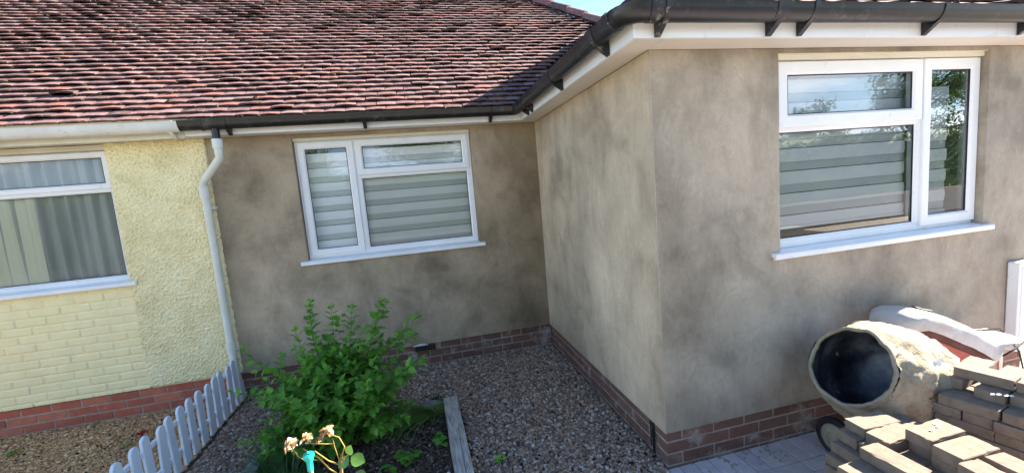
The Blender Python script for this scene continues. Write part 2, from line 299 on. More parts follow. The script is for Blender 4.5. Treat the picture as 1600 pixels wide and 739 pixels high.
def npmesh(name, V, F, T, m, parent=None, smooth=True):
    """V (n,3) F (k,3) T per-face"""
    me = bpy.data.meshes.new(name); me.vertices.add(len(V)); me.vertices.foreach_set('co', V.astype(np.float32).ravel())
    k = F.shape[1]; me.loops.add(F.size); me.loops.foreach_set('vertex_index', F.astype(np.int32).ravel())
    me.polygons.add(len(F)); me.polygons.foreach_set('loop_start', np.arange(0, F.size, k, dtype=np.int32))
    me.polygons.foreach_set('use_smooth', np.full(len(F), smooth))
    a = me.attributes.new('tint', 'FLOAT', 'FACE'); a.data.foreach_set('value', T.astype(np.float32))
    me.materials.append(m); me.update(calc_edges=True); me.validate()
    return link(bpy.data.objects.new(name, me), parent)

RY_ = 3.95; RZ_ = 5.80; GZ = -.239; FY = -2.256        # ground level; front wall of the wing
H = 2.25

# ------------------------------------------------------------ ground
mb = MB(); mb.box(-60, 60, -60, 60, -.5, -.30); tag(mb.build('ground', PALEGROUND), kind='structure')
mb = MB(); mb.box(-8, -.02, -3.6, .3, -.298, -.255); tag(mb.build('gravel_base', DIRT), kind='structure')
# block paved drive
mb = MB(); mb.box(-.019, 9, -9.2, -2.2, -.298, -.247); tag(mb.build('driveway_bed', JOINT), kind='structure')
mb = MB(); 
def blk(x0, x1, y0, y1):
    if x1-x0 < .03 or y1-y0 < .03: return
    mb.box(x0+.002, x1-.002, y0+.002, y1-.002, -.29, GZ+random.uniform(-.0015, .0015), tint=random.random(), ch=.004)
x = -.01
while x < 4.6:
    blk(x, x+.1, FY-.2+.012, FY+.012); x += .1
y = FY-.188; k = 0
while y > -6.0:
    off = -.01-(.1 if k % 2 else 0); x = off
    while x < 4.6:
        blk(max(x, -.01), x+.2, y-.1, y); x += .2
    y -= .1; k += 1
tag(mb.build('driveway_paving', DRIVE), kind='structure')
mb = MB(); mb.box(-9, 9, -9.6, -9.25, -.299, -.15); tag(mb.build('front_kerb', EDGECON), kind='structure')
mb = MB(); mb.box(-60, 60, -16, -9.65, -.299, -.26); tag(mb.build('road', mat('asphalt', [(.04, .04, .042), (.07, .07, .072)], 20, 8, .9, .4, 120)), kind='structure')

# ------------------------------------------------------------ gravel
def ico():
    v = [(1,0,0),(-1,0,0),(0,1,0),(0,-1,0),(0,0,1),(0,0,-1)]; f = [(0,2,4),(2,1,4),(1,3,4),(3,0,4),(2,0,5),(1,2,5),(3,1,5),(0,3,5)]
    v = [np.array(p, float) for p in v]; cache = {}; nf = []
    def mid(a, b):
        k = (min(a, b), max(a, b))
        if k not in cache: p = v[a]+v[b]; v.append(p/np.linalg.norm(p)); cache[k] = len(v)-1
        return cache[k]
    for a, b, c in f:
        ab, bc, ca = mid(a, b), mid(b, c), mid(c, a); nf += [(a, ab, ca), (b, bc, ab), (c, ca, bc), (ab, bc, ca)]
    return np.array(v), np.array(nf)
IV, IF = ico()
def rotmats(n, flat=1.0):
    a = rng.uniform(0, 2*PI, n); b = rng.normal(0, .45*flat, n); c = rng.normal(0, .45*flat, n)
    ca, sa, cb, sb, cc, scn = np.cos(a), np.sin(a), np.cos(b), np.sin(b), np.cos(c), np.sin(c)
    Z = np.zeros((n, 3, 3)); X = Z.copy(); Y = Z.copy()
    Z[:,0,0]=ca; Z[:,0,1]=-sa; Z[:,1,0]=sa; Z[:,1,1]=ca; Z[:,2,2]=1
    X[:,0,0]=1; X[:,1,1]=cb; X[:,1,2]=-sb; X[:,2,1]=sb; X[:,2,2]=cb
    Y[:,1,1]=1; Y[:,0,0]=cc; Y[:,0,2]=scn; Y[:,2,0]=-scn; Y[:,2,2]=cc
    return Z @ X @ Y
def pebbles(name, pts, rmin, rmax, m, jag, label=None, kind='stuff', parent=None, flat=(.55, .8), smooth=True, elong=1.0):
    n = len(pts); r = rng.uniform(rmin, rmax, n)*np.where(rng.random(n) < .06, 1.35, 1)
    S = np.stack([r*rng.uniform(1, 1.35, n)*elong, r*rng.uniform(.75, 1.05, n), r*rng.uniform(*flat, n)], 1)
    base = IV[None]*(1+rng.normal(0, jag, (n, len(IV), 1)))
    V = np.einsum('nij,nkj->nki', rotmats(n), base*S[:, None, :])+pts[:, None, :]
    F = (IF[None]+(np.arange(n)*len(IV))[:, None, None]).reshape(-1, 3)
    T = np.repeat(rng.random(n), len(IF))
    o = npmesh(name, V.reshape(-1, 3), F, T, m, parent, smooth)
    if label: tag(o, label, None)
    if kind: o['kind'] = kind
    return o
def scatter(x0, x1, y0, y1, dens, keep=None, z=GZ, dz=.012):
    n = int((x1-x0)*(y1-y0)*dens); P = np.stack([rng.uniform(x0, x1, n), rng.uniform(y0, y1, n), np.zeros(n)], 1)
    if keep is not None: P = P[keep(P)]
    P[:, 2] = z-.008+rng.uniform(0, dz, len(P))+.012*np.array([noise.noise(Vector((p[0]*2.3, p[1]*2.3, 0))) for p in P])
    return P
BX0, BX1, BYT = -2.66, -1.165, -.95
def notbed(P): return ~((P[:, 0] > BX0-.03) & (P[:, 0] < BX1+.015) & (P[:, 1] < BYT+.06))
P = np.concatenate([scatter(-3.12, .008, -2.75, .012, 6200, notbed)])
tag(pebbles('gravel', P, .0075, .0155, PEB, .07), 'mixed grey and brown river gravel between the raised bed and the rendered walls', None, kind='stuff')
P = scatter(-6.6, -3.16, -1.9, .0, 6500)
tag(pebbles('golden_gravel', P, .006, .012, CHIP, .16, flat=(.4, .6), smooth=False), 'brown gold gravel in front of the cream wall left of the fence', None, kind='stuff')

# ------------------------------------------------------------ houses
house = empty('bungalow', (0, 0, 0), label='bungalow with fresh grey-brown cement render, brick plinth and projecting wing', cat='house')
nhouse = empty('neighbouring_bungalow', (-3.2, 0, 0), label='attached neighbour bungalow with cream roughcast and painted brick', cat='house')
def hp(o, par):      # parent keeping world position
    o.parent = par; o.matrix_parent_inverse = par.matrix_world.inverted() if par.matrix_world != Matrix() else Matrix.Identity(4)
    return o
NP = nhouse
NOFF = Vector((-3.2, 0, 0))
class NB(MB):        # meshes under the neighbour's empty: shift to local coordinates
    def build(s, name, m, parent=None, **k):
        s.v = [(v[0]+3.2, v[1], v[2]) for v in s.v]; return MB.build(s, name, m, parent, **k)

XL, XR = -3.165, 3.12       # our facade extents
LW = (-2.427, -.711, 1.02, 2.215)     # left window opening
RW = (.854, 2.600, 1.02, 2.225)
T = .24
mb = MB()
def wall_x(mb, y0, y1, x0, x1, op):
    mb.box(x0, op[0], y0, y1, 0, H); mb.box(op[1], x1, y0, y1, 0, H)
    mb.box(op[0], op[1], y0, y1, 0, op[2]-.012); mb.box(op[0], op[1], y0+.0, y1, op[3], H)
def gridwall(mb, y, x0, x1, op, thick):
    wall_x(mb, y, y+thick, x0, x1, op)
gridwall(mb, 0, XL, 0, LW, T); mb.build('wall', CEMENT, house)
mb = MB(); gridwall(mb, FY, .0, XR, RW, T); mb.build('wall', CEMENTF, house)
mb = MB(); mb.box(0, T, FY+T, -.0, 0, H); mb.box(-.0008, .001, FY, FY+T, 0, H); mb.build('wall', CEMENTS, house)
mb = MB(); mb.box(XR-T, XR, FY+T, 7.6, 0, H); mb.box(-3.0, XR-T, 7.36, 7.6, 0, H); mb.build('wall', CEMENTF, house)
mb = MB(); mb.box(-3.16, XR-.25, .245, 7.35, H-.02, H+.02); mb.box(.245, XR-.25, FY+.245, .244, H-.02, H+.02); mb.build('ceiling', DARKIN, house)
mb = MB(); mb.box(-3.16, XR-.25, .13, 7.35, -.24, -.02); mb.box(.245, XR-.25, FY+.245, .129, -.24, -.02); mb.build('floor', DARKIN, house)
mb = MB(); mb.box(-3.16, XR-.25, 2.4, 2.5, -.02, H-.02); mb.box(-.2, -.1, .245, 2.4, -.02, H-.02); mb.build('partition', DARKIN, house)
mb = MB(); mb.box(-.0012, .004, FY-.0012, FY+.004, .0, H-.002); mb.build('corner_bead', BEAD, house)
# lintel boards over the windows
mb = MB(); mb.box(LW[0]+.003, LW[1]-.003, .028, .10, 2.185, H-.003); mb.box(LW[0]+.003, LW[1]-.003, .018, .05, 2.228, H-.004); mb.build('head_board', CREAMPVC, house)
mb = MB(); mb.box(RW[0]+.003, RW[1]-.003, FY+.028, FY+.10, 2.195, H-.003); mb.box(RW[0]+.003, RW[1]-.003, FY+.012, FY+.05, 2.222, H-.004); mb.build('head_board', CREAMPVC, house)

# brick plinths
def bricks(mbb, mbm, axis, a0, a1, face, sgn, z1, n, depth=.1, pitch=.0785, start=0, skip=None, lng=.2265):
    """stretcher bond along x ('x') or y ('y'); face = outer plane, sgn = direction outward"""
    jt = .010
    def put(m, u0, u1, d0, d1, z0, zz, tint=None, ch=0):
        lo, hi = sorted((face+sgn*d0, face+sgn*d1))
        if axis == 'x': m.box(u0, u1, lo, hi, z0, zz, tint, None, ch)
        else: m.box(lo, hi, u0, u1, z0, zz, tint, None, ch)
    put(mbm, a0+.002, a1-.002, -depth, -.005, z1-n*pitch, z1-.001)
    for k in range(n):
        u = a0-(lng/2 if (k+start) % 2 else 0)
        while u < a1-.02:
            u0 = max(u, a0); u1 = min(u+lng-jt, a1)
            if u1-u0 > .02 and not (skip and skip(u0, u1, k)):
                j = random.uniform(-.0025, .0025)
                put(mbb, u0, u1, -depth+.003, j, z1-(k+1)*pitch+jt+random.uniform(-.001, .001), z1-k*pitch-.0015*(k > 0), random.random(), .0035)
            u += lng
mbb, mbm = MB(), MB()
bricks(mbb, mbm, 'x', XL, .017, .017, -1, -.001, 4, start=1, skip=lambda a, b, k: k == 0 and a < -1.40 and b > -1.40)
o = mbb.build('plinth', BRICKOLD, house); mbm.build('mortar', MORTAR, o)
mbb, mbm = MB(), MB()
bricks(mbb, mbm, 'y', FY+.115, .018, .017, -1, -.001, 4, start=0)
o = mbb.build('plinth', BRICKOLD, house); mbm.build('mortar', MORTAR, o)
mbb, mbm = MB(), MB()
bricks(mbb, mbm, 'x', .017, XR-.01, FY+.017, -1, -.001, 4, start=1)
o = mbb.build('plinth', BRICKOLD, house); mbm.build('mortar', MORTAR, o)
mbb, mbm = NB(), NB()
bricks(mbb, mbm, 'x', -7.2, XL-.003, .004, -1, -.001, 4, start=0)
o = mbb.build('plinth', BRICK, NP); mbm.build('mortar', MORTAR, o)
# air brick and a narrow open slot in the side plinth
mb = MB(); mb.box(-1.51, -1.295, -.004, .03, -.070, -.006, ch=.003); ab = mb.build('air_brick', mat('dark_terracotta', [(.05, .03, .025), (.08, .05, .04)], 10), house)
mb = MB()
for i in range(8): mb.box(-1.50+i*.026, -1.486+i*.026, -.0065, -.002, -.062, -.016)
mb.build('vent_slots', GASKET, ab)
mb = MB(); mb.box(.009, .0125, FY+.15, FY+.175, -.225, -.012); mb.box(.010, .0122, FY+.19, FY+.20, -.20, -.02); mb.build('weep_slot', GASKET, house)

# neighbour walls: roughcast and painted brick built as real relief
mb = NB(); mb.box(-7.2, -6.1, .006, T, 0, H); mb.box(-3.92, XL, .006, T, 0, H); mb.box(-6.1, -3.92, .03, T, 0, 1.0); mb.build('wall', PAINTBRICK, NP)
mb = NB(); mb.box(-7.2, -6.96, T, 7.6, 0, H); mb.box(-6.96, -3.3, 7.36, 7.6, 0, H); mb.build('wall', PAINTBRICK, NP)
mb = NB(); mb.box(-8.5, -7.21, .006, T, -.2, H); mb.box(-6.1, -3.92, .105, T, 2.205, H+.12); mb.add([(-8.5, -.1, H-.1), (-8.5, 8.0, H-.1), (-8.5, RY_, RZ_)], [[0, 1, 2]]); mb.build('wall', PAINTBRICK, NP)
mb = NB(); mb.box(-6.95, -3.17, .245, 7.35, H-.02, H+.02); mb.build('ceiling', DARKIN, NP)
mb = NB(); mb.box(-3.30, -3.17, .25, 7.35, 0, H-.021); mb.box(-6.95, -3.31, 1.6, 1.7, 0, H-.021); mb.build('partition', DARKIN, NP)
def roughcast(x0, x1, z0, z1, st, edge):
    nx = int((x1-x0)/st); nz = int((z1-z0)/st); xs = np.linspace(x0, x1, nx+1); zs = np.linspace(z0, z1, nz+1)
    V = np.zeros((nx+1, nz+1, 3))
    for i, xx in enumerate(xs):
        for j, zz in enumerate(zs):
            p = Vector((xx, 0, zz)); n1 = noise.noise(p*58); n2 = noise.noise(p*135+Vector((5, 3, 1))); n3 = noise.noise(p*6)
            d = .021+.017*max(-.22, n1)+.007*n2+.003*n3
            x2 = xx
            if edge and xx > x1-.04: x2 = xx+.010*noise.noise(Vector((7, 0, zz*22)))*(xx-(x1-.04))/.04
            if edge and i >= nx-1: d *= (nx-i)*.8+.1
            if i == 0: d *= .3
            if j == 0: d *= .5
            V[i, j] = (x2+3.2, -d, zz)
    idx = np.arange((nx+1)*(nz+1)).reshape(nx+1, nz+1)
    F = np.stack([idx[:-1, :-1], idx[1:, :-1], idx[1:, 1:], idx[:-1, 1:]], -1).reshape(-1, 4)
    return npmesh('roughcast', V.reshape(-1, 3), F, np.full(len(F), .5), ROUGH, NP)
roughcast(-3.925, XL+.018, .018, H, .005, True)
def paintbrick(x0, x1, z0, z1, st):
    nx = int((x1-x0)/st); nz = int((z1-z0)/st); xs = np.linspace(x0, x1, nx+1); zs = np.linspace(z0, z1, nz+1)
    V = np.zeros((nx+1, nz+1, 3)); rb = {}
    for j, zz in enumerate(zs):
        row = int(math.floor((zz+10)/.0755)); fz = ((zz+10) % .0755); wob = .0
        for i, xx in enumerate(xs):
            u = xx+20+(.113 if row % 2 else 0)+.004*noise.noise(Vector((xx*3, row*3.1, 0))); bi = int(u/.2265); fx = u-bi*.2265
            ez = min(fz, .0755-fz); ex = min(fx, .2265-fx)+.001
            e = min(ez, ex); k = (bi, row)
            if k not in rb: rb[k] = (random.uniform(-.0022, .0022), random.uniform(-.012, .012))
            g = 1/(1+math.exp(-(e-.0055+.002*noise.noise(Vector((xx*30, 0, zz*30))))/.0013))
            V[i, j] = (xx+3.2, -(-.002+.0092*g+rb[k][0]*g+.0012*noise.noise(Vector((xx*50, 1, zz*50)))), zz)
    idx = np.arange((nx+1)*(nz+1)).reshape(nx+1, nz+1)
    F = np.stack([idx[:-1, :-1], idx[1:, :-1], idx[1:, 1:], idx[:-1, 1:]], -1).reshape(-1, 4)
    return npmesh('painted_brickwork', V.reshape(-1, 3), F, np.full(len(F), .5), PAINTBRICK, NP)
o = paintbrick(-5.9, -3.925, .008, 1.02, .0062)

# ---------------- windows
def ring(mb, x0, x1, z0, z1, prof):
    """mitred frame; prof = [(inset, y), ...] swept round the rectangle"""
    P = []
    for (sx, sz) in ((0, 0), (1, 0), (1, 1), (0, 1)):
        P.append([((x1-i if sx else x0+i), y, (z1-i if sz else z0+i)) for i, y in prof])
    mb.grid(P, closeu=True)
def unit(par, x0, x1, z0, z1, y, wd, proud, name='sash', cls=MB, glass=True, inner=.04):
    """a sash: outer size, y = face plane, wd = width of the pvc section"""
    f = y-proud; mb = cls()
    ring(mb, x0, x1, z0, z1, [(0, y+inner), (0, f+.004), (.004, f), (wd-.012, f), (wd, f+.012), (wd, y+inner), (0, y+inner)])
    s = mb.build(name, UPVC, par)
    g = cls(); ring(g, x0+wd-.001, x1-wd+.001, z0+wd-.001, z1-wd+.001, [(0, f+.0125), (0, f+.011), (.005, f+.012), (.005, f+.016)]); g.build('gasket', GASKET, s)
    if glass:
        g = cls(); g.add([(x0+wd-.002, f+.017, z0+wd-.002), (x1-wd+.002, f+.017, z0+wd-.002), (x1-wd+.002, f+.017, z1-wd+.002), (x0+wd-.002, f+.017, z1-wd+.002)], [[0, 1, 2, 3]])
        g.build('pane', GLASS, s)
    return s
def sill(par, x0, x1, y, yback, z, cls=MB, name='sill', m=None):
    mb = cls(); pr = [(yback, z-.002), (yback, z+.022), (y+.012, z+.008), (y+.003, z+.005), (y, z), (y, z-.026), (y+.006, z-.030), (y+.02, z-.030), (y+.022, z-.012), (yback, z-.012)]
    n = len(pr); vs = [(x0, a, b) for a, b in pr]+[(x1, a, b) for a, b in pr]
    mb.add(vs, [[i, (i+1) % n, n+(i+1) % n, n+i] for i in range(n)]+[list(range(n)), list(range(n, 2*n))[::-1]])
    return mb.build(name, m or UPVC, par)
def win_root(name, par, loc):
    o = bpy.data.objects.new(name, None); o.empty_display_size = .1; return link(o, par)
# the house > window > frame / sash ... (frame mesh is the part, everything else one deeper)
def part_frame(par, x0, x1, z0, z1, y, wd, bars, cls=MB):
    mb = cls(); ring(mb, x0, x1, z0, z1, [(0, y+.06), (0, y+.003), (.003, y), (wd-.006, y), (wd, y+.006), (wd, y+.06), (0, y+.06)])
    for b in bars: mb.box(b[0], b[1], y+.001, y+.058, b[2], b[3])
    return mb.build('window', UPVC, par)
def sub(par_frame, fn): pass
# left window of the bungalow
yf = .058
wl = part_frame(house, LW[0]+.004, LW[1]-.004, 1.034, 2.186, yf, .05, [(-1.905, -1.845, 1.084, 2.136), (-1.845, -.765, 1.80, 1.85)])
def sash2(wn, x0, x1, z0, z1, y, wd, proud, cls=MB, name='sash'):
    f = y-proud; mb = cls()
    ring(mb, x0, x1, z0, z1, [(0, y+.03), (0, f+.004), (.004, f), (wd-.014, f), (wd, f+.013), (wd, y+.03), (0, y+.03)])
    mb.build(name, UPVC, wn)
    g = cls(); ring(g, x0+wd-.001, x1-wd+.001, z0+wd-.001, z1-wd+.001, [(0, f+.0145), (0, f+.012), (.006, f+.0135), (.006, f+.018)]); g.build('gasket', GASKET, wn)
    g = cls(); e = .002
    g.add([(x0+wd-e, f+.019, z0+wd-e), (x1-wd+e, f+.019, z0+wd-e), (x1-wd+e, f+.019, z1-wd+e), (x0+wd-e, f+.019, z1-wd+e)], [[0, 1, 2, 3]])
    g.build('pane', NGLASS if cls is NB else GLASS, wn)
sash2(wl, -2.398, -1.886, 1.060, 2.172, yf, .066, .016)
sash2(wl, -1.868, -.742, 1.824, 2.172, yf, .066, .016)
def bead(wn, x0, x1, z0, z1, y, cls=MB):
    mb = cls(); ring(mb, x0, x1, z0, z1, [(0, y+.02), (0, y+.001), (.012, y+.012), (.012, y+.02)]); mb.build('glazing_bead', UPVC, wn)
    g = cls(); ring(g, x0+.011, x1-.011, z0+.011, z1-.011, [(0, y+.0135), (0, y+.011), (.006, y+.0125), (.006, y+.018)]); g.build('gasket', GASKET, wn)
    g = cls(); g.add([(x0+.01, y+.019, z0+.01), (x1-.01, y+.019, z0+.01), (x1-.01, y+.019, z1-.01), (x0+.01, y+.019, z1-.01)], [[0, 1, 2, 3]]); g.build('pane', NGLASS if cls is NB else GLASS, wn)
bead(wl, -1.846, -.764, 1.083, 1.80, yf)
sill(wl, -2.489, -.657, -.032, yf+.03, 1.014)
# right window of the wing
yf = FY+.062
wr = part_frame(house, RW[0]+.004, RW[1]-.004, 1.034, 2.196, yf, .05, [(2.052, 2.108, 1.084, 2.146), (.908, 2.052, 1.775, 1.82)])
sash2(wr, .90, 2.068, 1.793, 2.188, yf, .078, .018)
sash2(wr, 2.084, 2.594, 1.058, 2.190, yf, .074, .018)
bead(wr, .907, 2.05, 1.083, 1.776, yf)
sill(wr, .79, 2.66, FY-.034, yf+.03, 1.014)
# neighbour window
yf = .045
wn = part_frame(NP, -6.09, -3.925, 1.03, 2.20, yf, .042, [(-5.05, -5.0, 1.07, 2.16), (-6.05, -3.965, 1.845, 1.90)], cls=NB)
sash2(wn, -5.03, -3.945, 1.868, 2.192, yf, .052, .012, cls=NB)
bead(wn, -5.0, -3.965, 1.072, 1.846, yf, cls=NB); bead(wn, -6.05, -5.05, 1.072, 1.846, yf, cls=NB)
sash2(wn, -6.06, -5.04, 1.868, 2.192, yf, .052, .012, cls=NB)
sill(wn, -6.15, -3.865, -.05, yf+.03, 1.018, cls=NB)
mb = NB(); mb.box(-6.1, -3.925, .012, .10, 2.203, H-.003); mb.box(-6.1, -3.93, .0, .03, 2.226, H-.004); mb.build('head_board', NFASC, NP)

# blinds and curtains
def blind(x0, x1, z0, z1, y, phase, label, tilt=0):
    root = empty('window_blind', ((x0+x1)/2, y, z0), label=label, cat='blind', group='day and night blinds behind the new windows')
    X0, X1 = x0-(x0+x1)/2, x1-(x0+x1)/2; mb = MB(); z = z1-phase; n = 0; per = .145
    def strip(za, zb, yy, mi, fold=.004):
        za, zb = max(za, z0), min(zb, z1)
        if zb-za < .002: return
        mb.mi = mi; k = 12
        P = [[(X0+(X1-X0)*i/k, yy-fold*math.sin(PI*j/3)+.002*math.sin(i*1.3+za*30), (za+(zb-za)*j/3)-z0) for j in range(4)] for i in range(k+1)]
        mb.grid(P)
    while z > z0-.2:
        strip(z-.085, z, -.004, 0); strip(z-.140, z-.0855, .003, 1, .002); strip(z-.1452, z-.1402, .006, 2, 0); z -= per
    mb.build('fabric', [BLINDL, BLINDS, DARKIN], root, smooth=True)
    b = MB(); b.box(X0, X1, -.011, .011, -.022, -.001, ch=.004); b.build('bottom_bar', UPVC, root)
    b = MB(); b.box(X0-.005, X1+.005, -.03, .04, z1-z0+.002, z1-z0+.06, ch=.01); b.build('head_rail', UPVC, root)
blind(-2.36, -1.90, 1.08, 2.12, .135, .05, 'grey-white striped blind in the narrow left pane of the recessed window')
blind(-1.86, -.74, 1.095, 2.12, .135, .03, 'grey-white striped blind behind the wide panes of the recessed window')
blind(.945, 2.045, 1.165, 2.12, FY+.135, .02, 'wide striped blind in the wing window, stopping short of the bottom')
blind(2.115, 2.44, 1.10, 2.12, FY+.135, .10, 'narrow striped blind in the tall side casement of the wing window')
def curtain(x0, x1, z0, z1, y, m, label, amp, nf, name='curtain', seed=0):
    root_x = (x0+x1)/2; rnd = random.Random(seed); ph = [rnd.uniform(0, 6) for _ in range(3)]; mb = MB(); n = int(nf*16); rows = 14; P = []
    for i in range(n+1):
        t = i/n; row = []
        for j in range(rows+1):
            s = j/rows; a = t*nf*2*PI
            d = amp*(math.sin(a+.5*math.sin(a*.37+ph[0]))+.35*math.sin(a*2.3+ph[1]+s)) * (.7+.5*(1-s))
            row.append((x0-root_x+(x1-x0)*t+.004*math.sin(a*.6+s*3), d, z1-z0-(z1-z0)*s if False else (z1-z0)*(1-s)))
        P.append(row)
    mb.grid(P); o = mb.build(name, m, None, smooth=True); o.location = (root_x, y, z0); return tag(o, label, 'curtain')
curtain(-5.08, -3.90, 1.04, 2.18, .115, NETC, 'grey net curtain hanging in loose folds in the neighbour window', .034, 9, 'net_curtain', 3)
curtain(-6.05, -4.57, 1.04, 1.855, .082, BRIGHTC, 'bright cream curtain panel at the left side of the neighbour window', .012, 9, 'curtain', 5)

# ---------------- fascia, soffit
mb = MB(); mb.box(-3.22, -.197, -.18, -.160, H, 2.40); mb.build('fascia', FASC, house)
mb = MB(); mb.box(-.192, -.172, FY-.18, -.1605, H, 2.40); mb.build('fascia', FASC, house)
mb = MB(); mb.box(-.1715, 3.31, FY-.18, FY-.160, H, 2.40); mb.box(3.29, 3.31, FY-.159, 7.7, H, 2.40); mb.build('fascia', FASC, house)
mb = MB(); mb.box(-3.22, -.171, -.159, -.002, H+.002, H+.012); mb.box(-.1715, -.002, FY-.159, -.002, H+.0025, H+.0125)
mb.box(-.001, 3.289, FY-.159, FY+.0, H+.002, H+.012); mb.box(XR, 3.289, FY+.001, 7.6, H+.002, H+.012); mb.build('soffit', SOFF, house)
mb = MB(); mb.box(-.196, .0, FY-.1595, FY-.1585, H-.0015, H+.003)
mb = NB(); mb.box(-7.4, -3.222, -.18, -.160, H-.01, 2.40); mb.build('fascia', NFASC, NP)
mb = NB(); mb.box(-7.4, -3.222, -.159, .0, H+.002, H+.012); mb.build('soffit', NFASC, NP)

# ---------------- gutters
def gutter_prof(rw=.056, dp=.078, th=.003, lip=.004):
    o = [(rw*math.cos(a), -dp*math.sin(a)) for a in [PI*i/12 for i in range(13)]]       # outer, from +rw to -rw
    i = [((rw-th)*math.cos(a), -(dp-th)*math.sin(a)) for a in [PI*k/12 for k in range(12, -1, -1)]]
    return [(rw+lip*.5, .004)]+o+[(-rw-lip*.5, .004), (-rw+th, .005)]+i+[(rw-th, .005)]
def sweep(mb, path, prof):
    """path: xy points with z; prof offsets (outward to the right of travel, up)"""
    P = []
    for k, p in enumerate(path):
        a = Vector(path[max(0, k-1)][:2]); b = Vector(path[min(len(path)-1, k+1)][:2]); c = Vector(p[:2])
        d1 = (c-a).normalized() if k else (b-c).normalized(); d2 = (b-c).normalized() if k < len(path)-1 else d1
        n1 = Vector((d1.y, -d1.x)); n2 = Vector((d2.y, -d2.x)); n = (n1+n2).normalized(); sc_ = 1/max(.3, n.dot(n1))
        P.append([(c.x+n.x*o*sc_, c.y+n.y*o*sc_, p[2]+h) for o, h in prof])
    mb.grid(P); m = len(prof); base = len(mb.v)-m*len(P)
    for kk in (0, len(P)-1):
        half = m//2
        for i in range(half-1): mb.f.append([base+kk*m+i, base+kk*m+i+1, base+kk*m+m-2-i, base+kk*m+m-1-i]); mb.t.append(.5); mb.m.append(0)
def arc(cx, cy, r, a0, a1, z, n=7): return [(cx+r*math.cos(a0+(a1-a0)*i/n), cy+r*math.sin(a0+(a1-a0)*i/n), z) for i in range(n+1)]
GT = 2.366; go = .062       # rim height; distance of gutter centre from fascia
gx = -.192-go; gyl = -.18-go; gyf = FY-.18-go
path = [(-3.235, gyl, GT-.004), (-1.9, gyl, GT), (gx-.05, gyl, GT+.002)]+[(gx-.015, gyl-.015, GT+.002), (gx, gyl-.05, GT+.003)]+[(gx, -1.3, GT+.008)]+arc(gx+.09, gyf+.09, .09, PI, 1.5*PI, GT+.012)+[(1.5, gyf, GT+.018), (3.42, gyf, GT+.022)]
mb = MB(); sweep(mb, path, gutter_prof()); gut = mb.build('gutter', BLACKPVC, house, smooth=True, angle=50)
def band(p, d, wdt, par, m, foot=True, grow=.005, rise=.004, name='gutter_bracket', cls=MB):
    """strap round the gutter at p (centre, rim height); d = outward direction (2d)"""
    d = Vector(d); t = Vector((-d.y, d.x)); mb = cls(); pr = [(o, h) for o, h in gutter_prof(.056+grow, .078+grow, .0045, .002)]
    P = [[(p[0]+t.x*s+d.x*o, p[1]+t.y*s+d.y*o, p[2]+h+rise) for o, h in pr] for s in (-wdt/2, wdt/2)]
    mb.grid(P); n = len(pr); b = len(mb.v)-2*n; hf = n//2
    for kk in (0, 1):
        for i in range(hf-1): mb.f.append([b+kk*n+i, b+kk*n+i+1, b+kk*n+n-2-i, b+kk*n+n-1-i]); mb.t.append(.5); mb.m.append(0)
    if foot:   # web from the strap down to the fascia
        w2 = min(.016, wdt/2); vs = []
        for s in (-w2, w2):
            for o, h in ((-.058, -.02), (-.058, -.128), (-.052, -.128), (.012, -.082), (.03, -.07)): vs.append((p[0]+t.x*s+d.x*o, p[1]+t.y*s+d.y*o, p[2]+h))
        mb.add(vs, [[0, 1, 2, 3, 4], [5, 6, 7, 8, 9]]+[[i, (i+1) % 5, 5+(i+1) % 5, 5+i] for i in range(5)])
    return mb.build(name, m, par, smooth=True, angle=40)
for bx in (-2.86, -1.72, -.52): band((bx, gyl, GT), (0, -1), .03, gut, BLACKPVC)
for by in (-.48, -.62+.0, -1.42): band((gx, by, GT+.006), (-1, 0), .032, gut, BLACKPVC)
band((gx, gyf+.33, GT+.010), (-1, 0), .075, gut, BANDPVC)
band((gx, gyf+.125, GT+.012), (-1, 0), .05, gut, BANDPVC, foot=False, name='union_strap', grow=.006)
band((gx+.13, gyf, GT+.012), (0, -1), .06, gut, BANDPVC, foot=False, name='union_strap', grow=.006)
band((gx+.19, gyf, GT+.012), (0, -1), .03, gut, BANDPVC)
for bx, wd, m in ((.60, .085, BANDPVC), (.80, .03, BLACKPVC), (1.70, .03, BLACKPVC), (2.5, .03, BLACKPVC)): band((bx, gyf, GT+.015), (0, -1), wd, gut, m)
# running outlet and downpipe
dpx = -2.955
band((dpx, gyl, GT-.003), (0, -1), .20, gut, BLACKPVC, foot=False, name='running_outlet', grow=.004, rise=.001)
band((dpx-.09, gyl, GT-.003), (0, -1), .022, gut, BLACKPVC, foot=False, name='union_strap', grow=.008, rise=.001)
band((dpx+.09, gyl, GT-.003), (0, -1), .022, gut, BLACKPVC, foot=False, name='union_strap', grow=.008, rise=.001)
mb = MB(); mb.tube([(dpx, gyl, 2.29), (dpx, gyl, 2.15)], .030, 18); mb.build('outlet_spout', BLACKPVC, gut, smooth=True, angle=50)
mb = NB(); sweep(mb, [(-7.4, gyl, GT-.02), (-3.215, gyl, GT-.008)], gutter_prof(.058, .08)); gutw = mb.build('gutter', WHITEGUT, NP, smooth=True, angle=50)
for bx, wd in ((-3.29, .09), (-4.60, .03), (-5.4, .03)):
    band((bx, gyl, GT-.009), (0, -1), wd, gutw, WHITEGUT, foot=True, cls=NB)
dp = [(dpx, gyl, 2.20), (dpx, gyl, 2.08), (dpx-.004, gyl+.012, 2.045), (-3.165, -.110, 1.86), (-3.182, -.09, 1.815), (-3.182, -.09, 1.70), (-3.184, -.078, 1.66), (-3.184, -.078, -.19), (-3.182, -.10, -.235)]
mb = MB(); mb.tube(dp, .033, 20); dpo = mb.build('downpipe', PIPE, house, smooth=True, angle=60)
def collar(p, q, r, name='pipe_collar'):
    mb = MB(); mb.tube([p, q], r, 20); return mb.build(name, PIPE, dpo, smooth=True, angle=50)
